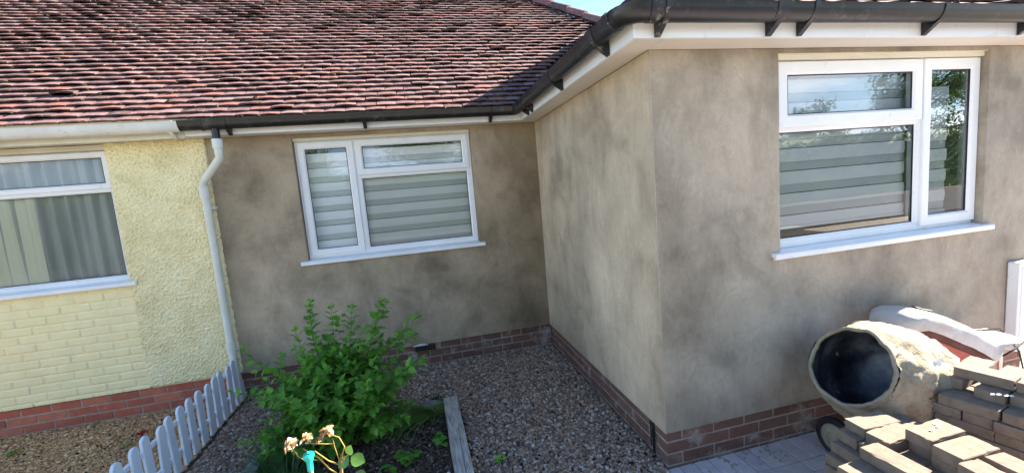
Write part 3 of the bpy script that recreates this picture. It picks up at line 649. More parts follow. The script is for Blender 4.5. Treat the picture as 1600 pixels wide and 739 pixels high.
collar((dpx, gyl, 2.205), (dpx, gyl, 2.125), .041); collar((-3.182, -.09, 1.83), (-3.183, -.087, 1.72), .040); collar((-3.182, -.09, 1.73), (-3.182, -.089, 1.715), .044)
for z in (1.62, .27):
    mb = MB(); mb.tube([(-3.184, -.078, z+.014), (-3.184, -.078, z-.014)], .038, 20); mb.box(-3.237, -3.132, -.035, -.0, z-.014, z+.014); mb.box(-3.237, -3.132, -.070, -.035, z-.012, z+.012)
    mb.build('pipe_bracket', PIPE, dpo, smooth=True, angle=40)
collar((-3.184, -.078, .36), (-3.184, -.078, .29), .039)

# ---------------- roofs
PT = R(40); tp = math.tan(PT); cp, sp = math.cos(PT), math.sin(PT)
GA, TWD = .098, .182
EZ = 2.372
class Slope:
    """o: eave origin, u: along eave, v: plan direction up-slope"""
    def __init__(s, o, u, v, pitch=PT): s.o = Vector(o); s.u = Vector(u); s.d = Vector((v[0]*math.cos(pitch), v[1]*math.cos(pitch), math.sin(pitch))); s.n = s.u.cross(s.d); s.n = s.n if s.n.z > 0 else -s.n
    def P(s, a, b, c=0): return s.o+s.u*a+s.d*b+s.n*c
def tiles(sl, rows, amin, amax, inside, target, mossb, rowoff=0):
    for r in range(rows):
        b0 = r*GA; off = (r % 2)*TWD/2+random.uniform(-.012, .012); a = amin-TWD+off
        wav = random.uniform(-.004, .004)
        while a < amax+TWD:
            c = sl.P(a+TWD/2, b0+GA*.5)
            key = inside(c)
            if key is not None:
                mb = target[key]; w2 = TWD*random.uniform(.955, .985); sk = random.uniform(-.004, .004); lift = abs(random.gauss(0, .0055))+.001
                if random.random() < .04: lift += random.uniform(.004, .012)
                dl = random.gauss(0, .0035)+wav; cam_ = random.uniform(.004, .010); tl = random.gauss(0, .0025)
                w2n = .003*noise.noise(Vector((a*1.3, b0*1.3, 3)))*3
                vs = []; K = 5
                for i in range(K):
                    t = i/(K-1); arcv = cam_*(1-(2*t-1)**2)+tl*(t-.5)+w2n
                    ee = dl+sk*(t-.5)+random.uniform(-.0018, .0018)
                    vs.append(sl.P(a+w2*t, b0+ee,   .033+lift+arcv*.8))          # top front
                for i in range(K):
                    t = i/(K-1); arcv = cam_*(1-(2*t-1)**2)+tl*(t-.5)+w2n
                    vs.append(sl.P(a+w2*t, b0+GA*1.25, .010+arcv*.4))           # top back
                for i in range(K):
                    t = i/(K-1); arcv = cam_*(1-(2*t-1)**2)+tl*(t-.5)+w2n
                    vs.append(sl.P(a+w2*t, b0+dl+sk*(t-.5)+.001, .014+lift+arcv*1.35))            # bottom front
                f = [[i, i+1, K+i+1, K+i] for i in range(K-1)]+[[2*K+i, 2*K+i+1, i+1, i] for i in range(K-1)]
                vs += [sl.P(a, b0+GA*1.25, 0), sl.P(a+w2, b0+GA*1.25, 0)]
                f += [[0, K, 3*K, 2*K], [K-1, 3*K-1, 3*K+1, 2*K-1]]
                tt = random.random(); mb.add(vs, f, tt)
                for q in range(len(f)-(K-1)-2, len(f)): mb.t[len(mb.t)-len(f)+q] = 1.0  # front and side faces coloured dark: mossy edges plus painted-in shade
                if mossb is not None and random.random() < .42+.45*noise.noise(Vector((a*.8, b0*1.2, 9))):
                    mossb[key].append((sl.P(a+random.choice((0, 0, w2*random.random())), b0+random.uniform(-.018, .006), .030), random.uniform(.008, .021)))
            a += TWD
RIDGEY = 3.95
wcx = 1.555; wing_half = wcx+.215
def in_main(c):
    x, y = c.x, c.y
    if y > RIDGEY or x < -8.6: return None
    if y < 1.57 and x > -.215+(y+.215)-.02: return None          # valley
    if y >= 1.57 and x > 3.33-(y+.215)+.02: return None           # hip
    return 'n' if x < -3.43 else 'h'
main = Slope((0, -.215, EZ), (1, 0, 0), (0, 1))
TB = {'h': MB(), 'n': NB()}; MS = {'h': [], 'n': []}
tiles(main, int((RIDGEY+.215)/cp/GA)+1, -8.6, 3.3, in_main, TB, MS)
WP = R(38.0)
wf = Slope((0, FY-.215, EZ+.012), (1, 0, 0), (0, 1), WP)
def in_wf(c):
    y = c.y-(FY-.215)
    return 'h' if (c.x > -.215+y and c.x < 3.33-y and y < wing_half) else None
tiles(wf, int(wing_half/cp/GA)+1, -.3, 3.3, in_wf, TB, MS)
ww = Slope((-.215, 0, EZ+.008), (0, 1, 0), (1, 0), WP)
def in_ww(c):
    x = c.x+.215
    return 'h' if (c.y > (FY-.215)+x and c.y < -.215+x+.02 and x < wing_half) else None
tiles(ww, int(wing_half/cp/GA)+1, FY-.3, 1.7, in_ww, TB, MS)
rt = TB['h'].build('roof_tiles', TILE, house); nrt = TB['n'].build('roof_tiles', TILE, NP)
def slab(cls, polys, name, m, par, th=.03):
    mb = cls()
    for P in polys:
        n = len(P); up = [Vector(p)-Vector((0, 0, .022)) for p in P]; dn = [p-Vector((0, 0, th)) for p in up]
        mb.add(up+dn, [list(range(n)), list(range(n, 2*n))[::-1]]+[[i, (i+1) % n, n+(i+1) % n, n+i] for i in range(n)])
    return mb.build(name, m, par)
def mz(y): return EZ+(y+.215)*tp
RZ = mz(RIDGEY); hx = 3.33-(RIDGEY+.215); tw = math.tan(WP); WZ = EZ+wing_half*tw
my = -.215+wing_half
yb = RIDGEY*2+.215
slab(MB, [[(-3.43, -.205, mz(-.205)), (-.205, -.205, mz(-.205)), (1.555, my, mz(my)), (hx, RIDGEY, RZ), (-3.43, RIDGEY, RZ)],
          [(-.205, FY-.205, EZ+.008), (wcx, FY-.215+wing_half, WZ), (wcx, my+.1, WZ), (-.205, -.205, EZ)],
          [(-.205, FY-.205, EZ+.008), (3.32, FY-.205, EZ+.008), (wcx, FY-.215+wing_half, WZ)],
          [(3.32, FY-.205, EZ+.008), (3.32, yb, EZ), (hx, RIDGEY, RZ), (1.6, my, mz(my)), (wcx, FY-.215+wing_half, WZ)],
          [(-3.43, RIDGEY, RZ), (hx, RIDGEY, RZ), (3.32, yb, EZ), (-3.43, yb, EZ)]], 'roof_deck', ROOFDECK, house)
slab(NB, [[(-8.6, -.205, mz(-.205)), (-3.435, -.205, mz(-.205)), (-3.435, RIDGEY, RZ), (-8.6, RIDGEY, RZ)],
          [(-8.6, RIDGEY, RZ), (-3.435, RIDGEY, RZ), (-3.435, yb, EZ), (-8.6, yb, EZ)]], 'roof_deck', ROOFDECK, NP)
def blobs(lst, shift, par, name='moss'):
    n = len(lst); pts = np.array([[p.x+shift, p.y, p.z] for p, r in lst]); r = np.array([r for p, r in lst])
    base = IV[None]*(1+rng.normal(0, .22, (n, len(IV), 1))); S = np.stack([r*rng.uniform(1, 2.2, n), r*rng.uniform(.8, 1.3, n), r*rng.uniform(.5, .9, n)], 1)
    V = np.einsum('nij,nkj->nki', rotmats(n, .6), base*S[:, None])+pts[:, None]; F = (IF[None]+(np.arange(n)*len(IV))[:, None, None]).reshape(-1, 3)
    return tag(npmesh(name, V.reshape(-1, 3), F, np.repeat(rng.random(n), len(IF)), MOSS, par, False), kind='stuff')
blobs(MS['h'], 0, house); blobs(MS['n'], 3.2, NP)
# half round hip and ridge tiles bedded in mortar
def ridgeline(name, p, q, par, cls=MB, n=None, r=.095):
    p, q = Vector(p), Vector(q); Ln = (q-p).length; n = n or int(Ln/.30); mb = cls(); d = (q-p)/Ln; side = d.cross(Vector((0, 0, 1))).normalized(); up = side.cross(d)
    for i in range(n):
        a = p+d*(Ln*i/n-.012); b = p+d*(Ln*(i+1)/n); rr_ = r*random.uniform(.97, 1.03); up_j = random.uniform(-.004, .006)
        P = []
        for k in range(11):
            an = PI*k/10*1.06-.1; P.append([a+side*math.cos(an)*rr_*1.06+up*(math.sin(an)*rr_*1.06-.045+up_j+.008), b+side*math.cos(an)*rr_*.95+up*(math.sin(an)*rr_*.95-.045+up_j)])
        mb.grid(P, tint=random.random())
        P2 = [[pp[0]-(pp[0]-a).normalized()*.016 for pp in P], [pp[0] for pp in P]]
        mb.grid(P2, tint=.1)
    return mb.build(name, TILE, par, smooth=True, angle=40)
ridgeline('hip_tiles', (1.62, my-.04, mz(my)+.03), (hx, RIDGEY, RZ+.03), house)
ridgeline('ridge_tiles', (hx, RIDGEY, RZ+.03), (-3.43, RIDGEY, RZ+.03), house); ridgeline('ridge_tiles', (-3.44, RIDGEY, RZ+.03), (-8.6, RIDGEY, RZ+.03), NP, NB)
ridgeline('ridge_tiles', (wcx, my+.05, WZ-.03), (wcx, FY-.215+wing_half, WZ-.03), house, r=.075)
# meter box on the wing
mb = MB(); mb.box(2.865, 3.09, FY-.075, FY-.002, .05, .718, ch=.008); mtb = tag(mb.build('meter_box', UPVC), 'white wall box at the right edge beside the white tub', 'meter box')
mb = MB(); mb.box(2.882, 3.075, FY-.080, FY-.074, .07, .70, ch=.003); mb.build('door', UPVC, mtb)
mb = MB(); mb.tube([(2.72, FY-.05, .10), (2.72, FY-.05, GZ+.005)], .027, 16); tag(mb.build('waste_pipe', CREAMPVC), 'pale cream pipe standing against the brick plinth by the white tub', 'pipe')
# ================================================================ OBJECTS
# picket fence
fence = empty('picket_fence', (-3.16, -1.0, GZ), label='low pale blue-white picket fence with rounded tops running out from the downpipe', cat='fence')
y = -.005; k = 0
while y > -2.6:
    mb = MB(); w2, th = .037, .009; top = .435+random.uniform(-.008, .006); seg = 9; lean = random.gauss(0, .006)
    prof = [(-w2, 0), (-w2, top-w2)]+[(-w2*math.cos(PI*i/seg), top-w2+w2*.95*math.sin(PI*i/seg)) for i in range(1, seg)]+[(w2, top-w2), (w2, 0)]
    vs = [(xx, yy*1.0, 0) for xx, yy in prof]; n = len(prof)
    A = [(th, p[0]+lean*p[1]*2, p[1]) for p in prof]; B = [(-th, p[0]+lean*p[1]*2, p[1]) for p in prof]
    A2 = [(th-.003, p[0]*1.06+lean*p[1]*2, p[1]*1.0+(.002 if p[1] > top-w2 else 0)) for p in prof]; B2 = [(-th+.003, q[1], q[2]) for q in A2]
    V = A+A2+B2+B
    fs = [list(range(n)), list(range(3*n, 4*n))[::-1]]
    for r_ in range(3): fs += [[r_*n+i, r_*n+(i+1) % n, (r_+1)*n+(i+1) % n, (r_+1)*n+i] for i in range(n)]
    mb.add(V, fs); o = mb.build('picket', FENCEP, fence, smooth=True, angle=35); o.location = (-.012+random.uniform(-.003, .003), y+1.0, random.uniform(-.006, .004)); o.rotation_euler = (0, random.gauss(0, .02), random.gauss(0, .03))
    y -= .128; k += 1
for z, r_ in ((.115, .012), (.33, .012)):
    mb = MB(); mb.box(-.045, -.026, -1.62, 1.03, z-.017, z+.017, ch=.004); mb.build('rail', FENCEP, fence)

# raised bed
BXa, BXb = -1.292, -1.165
mb = MB()
def plank(name, x0, x1, y0, y1, z0, z1, m, rz=0, seed=1, nseg=40, amp=.004):
    mb = MB(); cx, cy = (x0+x1)/2, (y0+y1)/2; P = []; rnd = random.Random(seed); Ly = (y1-y0)
    for i in range(nseg+1):
        yy = y0+Ly*i/nseg-cy; row = []
        for (a, b, c) in [(-1, -1, 0), (-1, .8, 0), (-1, 1, .006), (-.93, 1, 0), (-.5, 1, -.002), (-.28, 1, 0), (.02, 1, -.0), (.08, 1, -.010 if 4 < i < nseg*.8 else 0), (.14, 1, 0), (.6, 1, -.001), (.93, 1, 0), (1, .86, 0), (1, -1, 0)]:
            nn = noise.noise(Vector((a*2, yy*4, seed))); n3 = noise.noise(Vector((a*5, yy*22, seed+4)))
            row.append((a*(x1-x0)/2+nn*amp*1.4+(n3*.003 if abs(a) > .9 else 0)+(.012*math.sin(yy*1.5) if .0 < a < .2 else 0), yy+(n3*.01 if i in (0, nseg) else 0), (z0+z1)/2-z0+b*(z1-z0)/2+c+n3*.0015*(b > .7)))
        P.append(row)
    mb.grid(P); m_ = 13; mb.f += [list(range(m_)), [nseg*m_+q for q in range(m_)][::-1]]; mb.t += [.5, .5]; mb.m += [0, 0]
    o = mb.build(name, m, None, smooth=True, angle=30); o.location = (cx, cy, z0); o.rotation_euler.z = rz; return o
tag(plank('timber_sleeper', -1.275, -1.155, -3.5, -.965, -.29, -.148, TIMBER, R(.6), 3, 60), 'long weathered grey timber edging the right side of the planting bed', 'bed edging')
tag(plank('timber_sleeper', -2.25, -1.60, -1.09, -1.03, -.28, -.165, TIMBER, R(4), 8, 20), 'short weathered timber behind the shrub at the back of the bed', 'bed edging')
tag(plank('edging_board', -2.665, -2.575, -3.5, -1.12, -.28, -.15, EDGECON, R(-1.2), 5, 30, .003), 'grey edging board along the left side of the planting bed', 'bed edging')
def stone(name, loc, s, m, label, seed, cat='stone', flat=False):
    rnd = np.random.default_rng(seed); V = []; mb = MB(); 
    base = IV*(1+rnd.normal(0, .10, (len(IV), 1))); base = base*np.array(s)
    mb.add([tuple(v) for v in base], [tuple(f) for f in IF]); o = mb.build(name, m, None, smooth=not flat, angle=30 if not flat else None); o.location = loc; o.rotation_euler.z = rnd.uniform(-.4, .4); return tag(o, label, cat)
stone('edging_stone', (-1.40, -.965, -.19), (.095, .05, .045), SLATE, 'grey stone closing the gap behind the end of the long timber', 3, flat=True)
stone('edging_stone', (-1.53, -1.06, -.205), (.075, .05, .035), TIMBER, 'pale flat stone lying between grass tuft and shrub', 9, flat=True)
mb = MB(); P = [(-.075+.15*i/9, .006*math.sin(i*2.1), .016*math.sin(PI*i/9)+.004*math.sin(i*3)) for i in range(10)]
mb.add([(p[0], -.006, .0) for p in P]+[(p[0], -.010, p[2]) for p in P]+[(p[0], -.001, p[2]+.004) for p in P], [[i, i+1, 11+i, 10+i] for i in range(9)]+[[10+i, 11+i, 21+i, 20+i] for i in range(9)])
o = mb.build('plaster_splash', UPVC); o.location = (-1.45, .0, -.010); tag(o, 'white plaster splash on the wall foot just above the air brick', 'splash')
mb = MB(); P = []
for i in range(13):
    a = PI*i/12; P.append([(-.11*math.cos(a), .03, .075*math.sin(a)), (-.11*math.cos(a), -.0, .078*math.sin(a)), (-.11*math.cos(a)*.25, -.012, .01)])
mb.grid(P); mb.add([P[i][0] for i in range(13)], [list(range(13))]); o = mb.build('slate_piece', BLACKP); o.location = (-1.335, -.885, GZ-.012); o.rotation_euler = (R(-14), 0, .1)
tag(o, 'black half round piece standing in the gravel behind the grey stone', 'edging piece')
# soil with chips
def soil():
    nx, ny = 60, 90; V = []; 
    xs = np.linspace(-2.63, -1.2, nx); ys = np.linspace(-3.45, -.99, ny); V = np.zeros((nx, ny, 3))
    for i, a in enumerate(xs):
        for j, b in enumerate(ys): V[i, j] = (a, b, -.215+.02*noise.noise(Vector((a*4, b*4, 0)))+.012*noise.noise(Vector((a*18, b*18, 2)))+.006*noise.noise(Vector((a*50, b*50, 4))))
    idx = np.arange(nx*ny).reshape(nx, ny); F = np.stack([idx[:-1, :-1], idx[1:, :-1], idx[1:, 1:], idx[:-1, 1:]], -1).reshape(-1, 4)
    return npmesh('bed_soil', V.reshape(-1, 3), F, np.full(len(F), .5), SOIL)
o = soil(); o['kind'] = 'structure'
P = scatter(-2.56, -1.3, -2.4, -1.0, 3400, None, z=-.205, dz=.018)
tag(pebbles('bark_chips', P, .004, .013, BARK, .2, flat=(.15, .35), smooth=False, elong=1.3), 'dark bark chips over the soil of the bed', kind='stuff')
P = scatter(-2.56, -1.3, -2.4, -1.0, 70, None, z=-.198, dz=.012)
tag(pebbles('stray_pebbles', P, .006, .014, PEB, .1, smooth=False), 'pale stones scattered over the bed soil', kind='stuff')

# leaf tools
def frame_of(d, up=Vector((0, 0, 1))):
    d = d.normalized(); s = d.cross(up)
    if s.length < 1e-3: s = Vector((1, 0, 0))
    s.normalize(); return d, s, s.cross(d)
LOBED = [(0, 0), (.06, .16), (.24, .40), (.34, .24), (.52, .42), (.60, .20), (.78, .22), (.82, .09), (1, 0)]
OVAL = [(0, 0), (.12, .20), (.3, .34), (.5, .37), (.62, .34), (.75, .26), (.86, .16), (.94, .08), (1, 0)]
POINT = [(0, 0), (.10, .12), (.25, .22), (.34, .19), (.48, .25), (.58, .18), (.72, .15), (.84, .07), (1, 0)]
def leaf(mb, p, d, L_, shape, fold=.25, droop=.3, tint=.5, rollr=0, up=Vector((0, 0, 1)), ws=1):
    d, s, u = frame_of(d, up)
    if rollr: q = Matrix.Rotation(rollr, 3, d); s = q @ s; u = q @ u
    def at(t, w): return p+d*(L_*t)+s*(L_*w*ws)+u*(L_*(abs(w)*fold-droop*t*t))
    mid = [at(0, 0), at(.32, 0), at(.62, 0), at(1, 0)]
    vs = list(mid); A = [at(*e) for e in shape[1:-1]]; B = [at(t, -w) for t, w in shape[1:-1]]; vs += A+B
    a, b = 4, 11
    fs = []
    for o, fl in ((a, 0), (b, 1)):
        q = [[0, o, o+1, o+2, 1], [1, o+2, o+3, o+4, 2], [2, o+4, o+5, o+6, 3]]
        fs += [x[::-1] if fl else x for x in q]
    mb.add(vs, fs, tint)
def rv(s=1): return Vector((random.gauss(0, s), random.gauss(0, s), random.gauss(0, s)))

# shrub
shrub = empty('leafy_shrub', (-2.03, -1.28, -.2), label='bushy green shrub with lobed leaves growing in the middle of the bed', cat='shrub')
lv = MB(); stm = MB()
def shoot(base, az, tilt, Ln, dens=.042, lsz=.098, thin=1, sidep=.0, rad=.0045):
    p = Vector(base); d = Vector((math.cos(az)*math.sin(tilt), math.sin(az)*math.sin(tilt), math.cos(tilt)))
    n = max(5, int(Ln/dens)); pts = [p.copy()]; rot = random.uniform(0, PI)
    for i in range(n):
        t = (i+1)/n; d = (d+Vector((0, 0, -.012-.03*math.sin(tilt)*t))+rv(.035)).normalized(); p = p+d*dens; pts.append(p.copy())
        if p.z < .02: continue
        if t > .22:
            rot += PI/2+random.gauss(0, .2)
            dd, s, u = frame_of(d)
            for k in (0, 1):
                if random.random() > thin: continue
                an = rot+k*PI; o = s*math.cos(an)+u*math.sin(an); size = lsz*(1-.45*max(0, t-.6)/.4)*random.uniform(.7, 1.2)
                ld = (o*1.0+d*(.45+.5*t)+Vector((0, 0, .05))).normalized()
                tint = min(1, max(0, random.gauss(.34+.30*t**3, .17)))
                leaf(lv, p+o*.008, ld, size, LOBED, random.uniform(.1, .4), random.uniform(.1, .5), tint, random.gauss(0, .35), ws=random.uniform(.85, 1.15))
            if sidep and random.random() < sidep and .3 < t < .85:
                shoot(p, random.uniform(0, 2*PI), random.uniform(.5, 1.2), Ln*(1-t)*.7+.06, dens, lsz*.85, thin, 0, rad*.6)
    # tip leaves
    for k in range(3): leaf(lv, p, (d+rv(.35)).normalized(), lsz*.55, POINT, .3, .1, random.uniform(.6, .95))
    stm.tube(pts, [rad*(1-.75*i/len(pts)) for i in range(len(pts))], 5, cap=False)
B0 = Vector((0, 0, 0))
for i in range(64):
    az = random.uniform(0, 2*PI); tl = abs(random.gauss(0, .55)); 
    shoot(B0+Vector((random.gauss(0, .07), random.gauss(0, .06), 0)), az, min(tl, 1.15), random.uniform(.50, .78)*(1-.08*tl), sidep=.16)
for i in range(26):    # low sprawling outer growth
    az = random.uniform(R(60), R(285)); shoot(B0+Vector((random.gauss(0, .08), random.gauss(0, .07), .02)), az, random.uniform(.75, 1.3), random.uniform(.35, .62), sidep=.12)
for (x_, y_, z_) in ((-1.84, -1.2, .88), (-2.29, -1.2, .86), (-2.15, -1.22, .85), (-1.99, -1.15, .80), (-1.64, -1.25, .82), (-1.45, -1.3, .60), (-1.78, -1.3, .78), (-2.42, -1.2, .66)):   # the tall shoots standing out of the crown
    v = Vector((x_, y_, z_+.2))-Vector((-2.03, -1.28, 0)); shoot(B0, math.atan2(v.y, v.x), math.acos(v.z/v.length)*.82, v.length*1.0, sidep=.06, lsz=.095)
for (x_, y_, z_) in ((-2.70, -1.1, .50), (-2.68, -1.15, .36), (-2.62, -1.3, .12), (-2.60, -1.2, .25), (-2.52, -1.1, .02), (-2.55, -1.35, .40)):   # thin shoots leaning to the fence
    v = Vector((x_, y_, z_+.2))-Vector((-2.03, -1.28, 0)); shoot(B0, math.atan2(v.y, v.x), math.acos(v.z/v.length)*.80, v.length*1.06, sidep=.12, lsz=.08, thin=.9)
lv.build('foliage', LEAF, shrub, fixn=False); stm.build('stems', STEM, shrub)

def tuft(loc, n, Ln, label, az0=None, spread=PI, wid=.005, tl=(.3, 1.1), tints=(.0, .5), name='grass_tuft'):
    mb = MB()
    for i in range(n):
        az = random.uniform(0, 2*PI) if az0 is None else random.gauss(az0, spread); t0 = random.uniform(*tl); L_ = Ln*random.uniform(.55, 1.1)
        d = Vector((math.cos(az)*math.sin(t0), math.sin(az)*math.sin(t0), math.cos(t0))); p = Vector((random.gauss(0, .02), random.gauss(0, .02), 0)); K = 9; P = []
        s = d.cross(Vector((0, 0, 1))); s = s.normalized() if s.length > .01 else Vector((1, 0, 0))
        for k in range(K+1):
            t = k/K; w_ = wid*(1-t**2.2)*.5+.0002; P.append([p-s*w_, p+s*w_]); d = (d+Vector((0, 0, -.21*L_/Ln*(.4+t)))).normalized(); p = p+d*(L_/K)
            if p.z < .008: p.z = .008+random.random()*.006
        mb.grid(P, tint=random.uniform(*tints))
    o = mb.build(name, BLADE, None, smooth=True, fixn=False); o.location = loc; return tag(o, label, 'grass')
tuft((-2.42, -1.55, -.205), 260, .36, 'dark green tuft of long narrow blades at the left front of the bed', tl=(.1, 1.3), tints=(0, .45))
tuft((-2.28, -1.70, -.205), 160, .33, 'dark grassy clump just right of the left tuft, under the rose', tl=(.1, 1.3), tints=(0, .4))
tuft((-2.57, -1.28, -.20), 80, .24, 'small grass tuft leaning over the grey edging board', tl=(.2, 1.3), tints=(.1, .6))
tuft((-1.36, -1.14, -.195), 130, .52, 'swept tuft of long blades arching left from the back end of the timber', az0=PI*1.16, spread=.22, tl=(.6, 1.15), tints=(.45, .85), wid=.008)
tuft((-1.345, -1.10, -.20), 46, .22, 'short yellow green tuft against the back end of the timber', tl=(.2, 1.2), tints=(.6, .8))

def weed(loc, n, size, hgt, label, shape=OVAL, tint=(.4, .8), name='weed', m=None):
    root = empty(name, loc, label=label, cat='plant'); a = MB(); b = MB()
    for i in range(n):
        az = random.uniform(0, 2*PI); r_ = random.uniform(.2, 1)*size*1.1; e = Vector((math.cos(az)*r_, math.sin(az)*r_, hgt*random.uniform(.4, 1)))
        b.tube([(0, 0, 0), e*.5+Vector((0, 0, hgt*.15)), e], .0012, 4, cap=False)
        for k in range(3): leaf(a, e, Vector((math.cos(az+(k-1)*1.4), math.sin(az+(k-1)*1.4), .15)), size*random.uniform(.5, .75), shape, .15, .25, random.uniform(*tint), ws=1.3)
    a.build('leaves', m or LEAF, root, fixn=False); b.build('stems', STEM, root)
weed((-1.345, -1.52, -.205), 9, .055, .05, 'small green weed against the inner side of the timber', tint=(.35, .6))
weed((-1.57, -1.66, -.205), 12, .06, .07, 'low broad leaved seedling clump in the bed beside the rose', tint=(.2, .5))
weed((-1.70, -1.78, -.205), 8, .055, .05, 'small clump of rounded leaves between the rose and the seedling', tint=(.2, .5))
weed((-.965, -1.86, GZ), 14, .032, .07, 'tiny yellow green weed growing in the gravel right of the timber', POINT, (.85, 1))
weed((-4.74, -.38, GZ), 12, .035, .035, 'small green weed in the golden gravel at the left edge', POINT, (.4, .8))
weed((-3.80, -.60, GZ), 9, .03, .03, 'small dark weed in the golden gravel near the fence', POINT, (.2, .5))
mb = MB()
for k in range(4): leaf(mb, Vector((0, 0, .005)), Vector((math.cos(k*1.7), math.sin(k*1.7), .5)), .055, OVAL, .3, .1, .5)
o = mb.build('fallen_petal', mat('dark_red_petal', [(.22, .01, .02), (.34, .02, .03)], 30, translucent=.3), None, fixn=False); o.location = (-3.78, -.46, GZ+.012); tag(o, 'fallen dark red petals on the golden gravel', 'petal')
mb = MB()
for k in range(3): leaf(mb, Vector((0, 0, .005)), Vector((math.cos(k*2.1+1), math.sin(k*2.1+1), .7)), .045, OVAL, .3, .1, .5)
o = mb.build('fallen_leaf', mat('brown_leaf', [(.20, .07, .04), (.30, .12, .07)], 30, translucent=.3), None, fixn=False); o.location = (-3.66, -.33, GZ+.012); tag(o, 'curled brown leaf lying on gravel behind the red petals', 'leaf')

# rose in the foreground
rose = empty('rose_bush', (-1.64, -3.08, -.2), label='sunlit rose with three withered blooms and a few glossy leaves in the foreground', cat='rose')
O = Vector((-1.64, -3.08, -.2)); LP = lambda x, y, z: Vector((x, y, z))-O
main_ = [LP(-1.64, -3.08, -.2), LP(-1.652, -3.09, .2), LP(-1.648, -3.1, .55), LP(-1.640, -3.1, .72), LP(-1.632, -3.1, .80)]
mb = MB(); mb.tube(main_, [.005, .0045, .004, .0034, .003], 8); mb.build('woody_stem', ROSEWOOD, rose, smooth=True)
mb = MB()
mb.tube([LP(-1.633, -3.1, .79), LP(-1.620, -3.1, .825), LP(-1.632, -3.1, .858), LP(-1.656, -3.1, .872)], [.0016, .0019, .0017, .0015], 8)
mb.tube([LP(-1.640, -3.1, .785), LP(-1.648, -3.1, .83), LP(-1.650, -3.1, .858)], [.0014, .0014, .0012], 6)
mb.tube([LP(-1.647, -3.1, .84), LP(-1.675, -3.1, .846), LP(-1.70, -3.1, .853), LP(-1.722, -3.1, .860)], .0015, 6)
mb.tube([LP(-1.700, -3.1, .80), LP(-1.735, -3.1, .806), LP(-1.752, -3.1, .826), LP(-1.762, -3.1, .85)], .0015, 6)
mb.tube([LP(-1.641, -3.1, .77), LP(-1.670, -3.1, .79), LP(-1.705, -3.1, .83)], .0020, 6)
mb.tube([LP(-1.648, -3.1, .74), LP(-1.672, -3.1, .765), LP(-1.695, -3.1, .805), LP(-1.735, -3.1, .845)], .0018, 6)
mb.build('flower_stalks', ROSESTEM, rose, smooth=True)
def bloom(c, r_, seed):
    rnd = random.Random(seed); mb = MB()
    for k in range(17):
        a = rnd.uniform(0, 2*PI); e = rnd.uniform(-.5, 1.2); d = Vector((math.cos(a)*math.cos(e), math.sin(a)*math.cos(e), math.sin(e)))
        leaf(mb, c+d*r_*.15, (d+rv(.4)).normalized(), r_*rnd.uniform(.7, 1.15), OVAL, rnd.uniform(.3, 1.1), rnd.uniform(-.6, .9), rnd.random(), rnd.uniform(-1, 1), ws=1.25)
    mb.build('withered_bloom', PETAL, rose, fixn=False)
bloom(LP(-1.768, -3.1, .862), .021, 1); bloom(LP(-1.722, -3.1, .870), .016, 2); bloom(LP(-1.664, -3.1, .882), .020, 3); bloom(LP(-1.690, -3.1, .860), .009, 4)
mb = MB()
mb.tube([LP(-1.645, -3.1, .74), LP(-1.625, -3.1, .79), LP(-1.605, -3.1, .80)], .0016, 6); mb.tube([LP(-1.650, -3.1, .60), LP(-1.61, -3.12, .70), LP(-1.59, -3.12, .74)], .0016, 6); mb.build('leaf_stalks', ROSESTEM, rose)
def rleaf(p, d, L_, t=.6, ws=1.2, rr_=0):
    mb = MB(); leaf(mb, LP(*p), Vector(d), L_, OVAL, .18, .12, t, rr_, up=Vector((-.25, -.8, .6)), ws=ws); mb.build('leaf', ROSELEAF, rose, fixn=False, smooth=True)
rleaf((-1.612, -3.1, .795), (.15, -.1, .55), .034); rleaf((-1.612, -3.1, .790), (-.75, -.2, -.55), .042); rleaf((-1.606, -3.1, .788), (.75, -.15, -.45), .046)
rleaf((-1.595, -3.12, .745), (.5, -.2, -.3), .038); rleaf((-1.60, -3.12, .735), (-.5, -.2, -.5), .038); rleaf((-1.655, -3.1, .66), (-.6, -.2, -.3), .040); rleaf((-1.645, -3.1, .64), (.5, -.2, -.3), .045)
cane = empty('garden_cane', (-1.705, -3.12, -.2), label='green garden cane with a turquoise cap standing beside the rose', cat='garden cane')
mb = MB(); mb.tube([(0, 0, 0), (-.004, 0, .5), (-.012, 0, 1.005)], .0062, 12)
for z in (.25, .5, .76): mb.tube([(-.004*z, 0, z-.004), (-.004*z, 0, z+.004)], .0072, 12)
mb.build('cane', STAKE, cane, smooth=True, angle=40)
mb = MB(); q = [(.0085, .985), (.0088, 1.012), (.0135, 1.022), (.0160, 1.030), (.0150, 1.037), (.0095, 1.0365), (.002, 1.034)]
P = [[(-.012+r_*math.cos(2*PI*k/18), r_*math.sin(2*PI*k/18), z) for r_, z in q] for k in range(18)]; mb.grid(P, closeu=True); mb.build('cap', TURQ, cane, smooth=True, angle=50)

# ---------------- pavers
pmesh = []
for k in range(7):
    mb = MB(); rnd = random.Random(k); bx_ = (.1, .05, .025); P3 = []
    mb.box(-.0992, .0992, -.0492, .0492, 0, .0488, tint=rnd.random(), ch=.0028)
    o = mb.build('block_paver', PAVER); me = o.data; bpy.data.objects.remove(o)
    import bmesh
    bm = bmesh.new(); bm.from_mesh(me); bmesh.ops.subdivide_edges(bm, edges=[e for e in bm.edges if e.calc_length() > .03], cuts=5, use_grid_fill=True)
    for v in bm.verts:
        e = (abs(v.co.x) > .09)+(abs(v.co.y) > .042)+(abs(v.co.z-.0244) > .018); nn = noise.noise(v.co*38+Vector((k*7, 0, 0)))
        v.co += v.co.normalized()*0+Vector((v.co.x, v.co.y*2, (v.co.z-.0244)*2)).normalized()*(nn*.0012-(.0045 if (e >= 2 and nn > .27) else 0))
    bm.to_mesh(me); bm.free()
    pmesh.append(me)
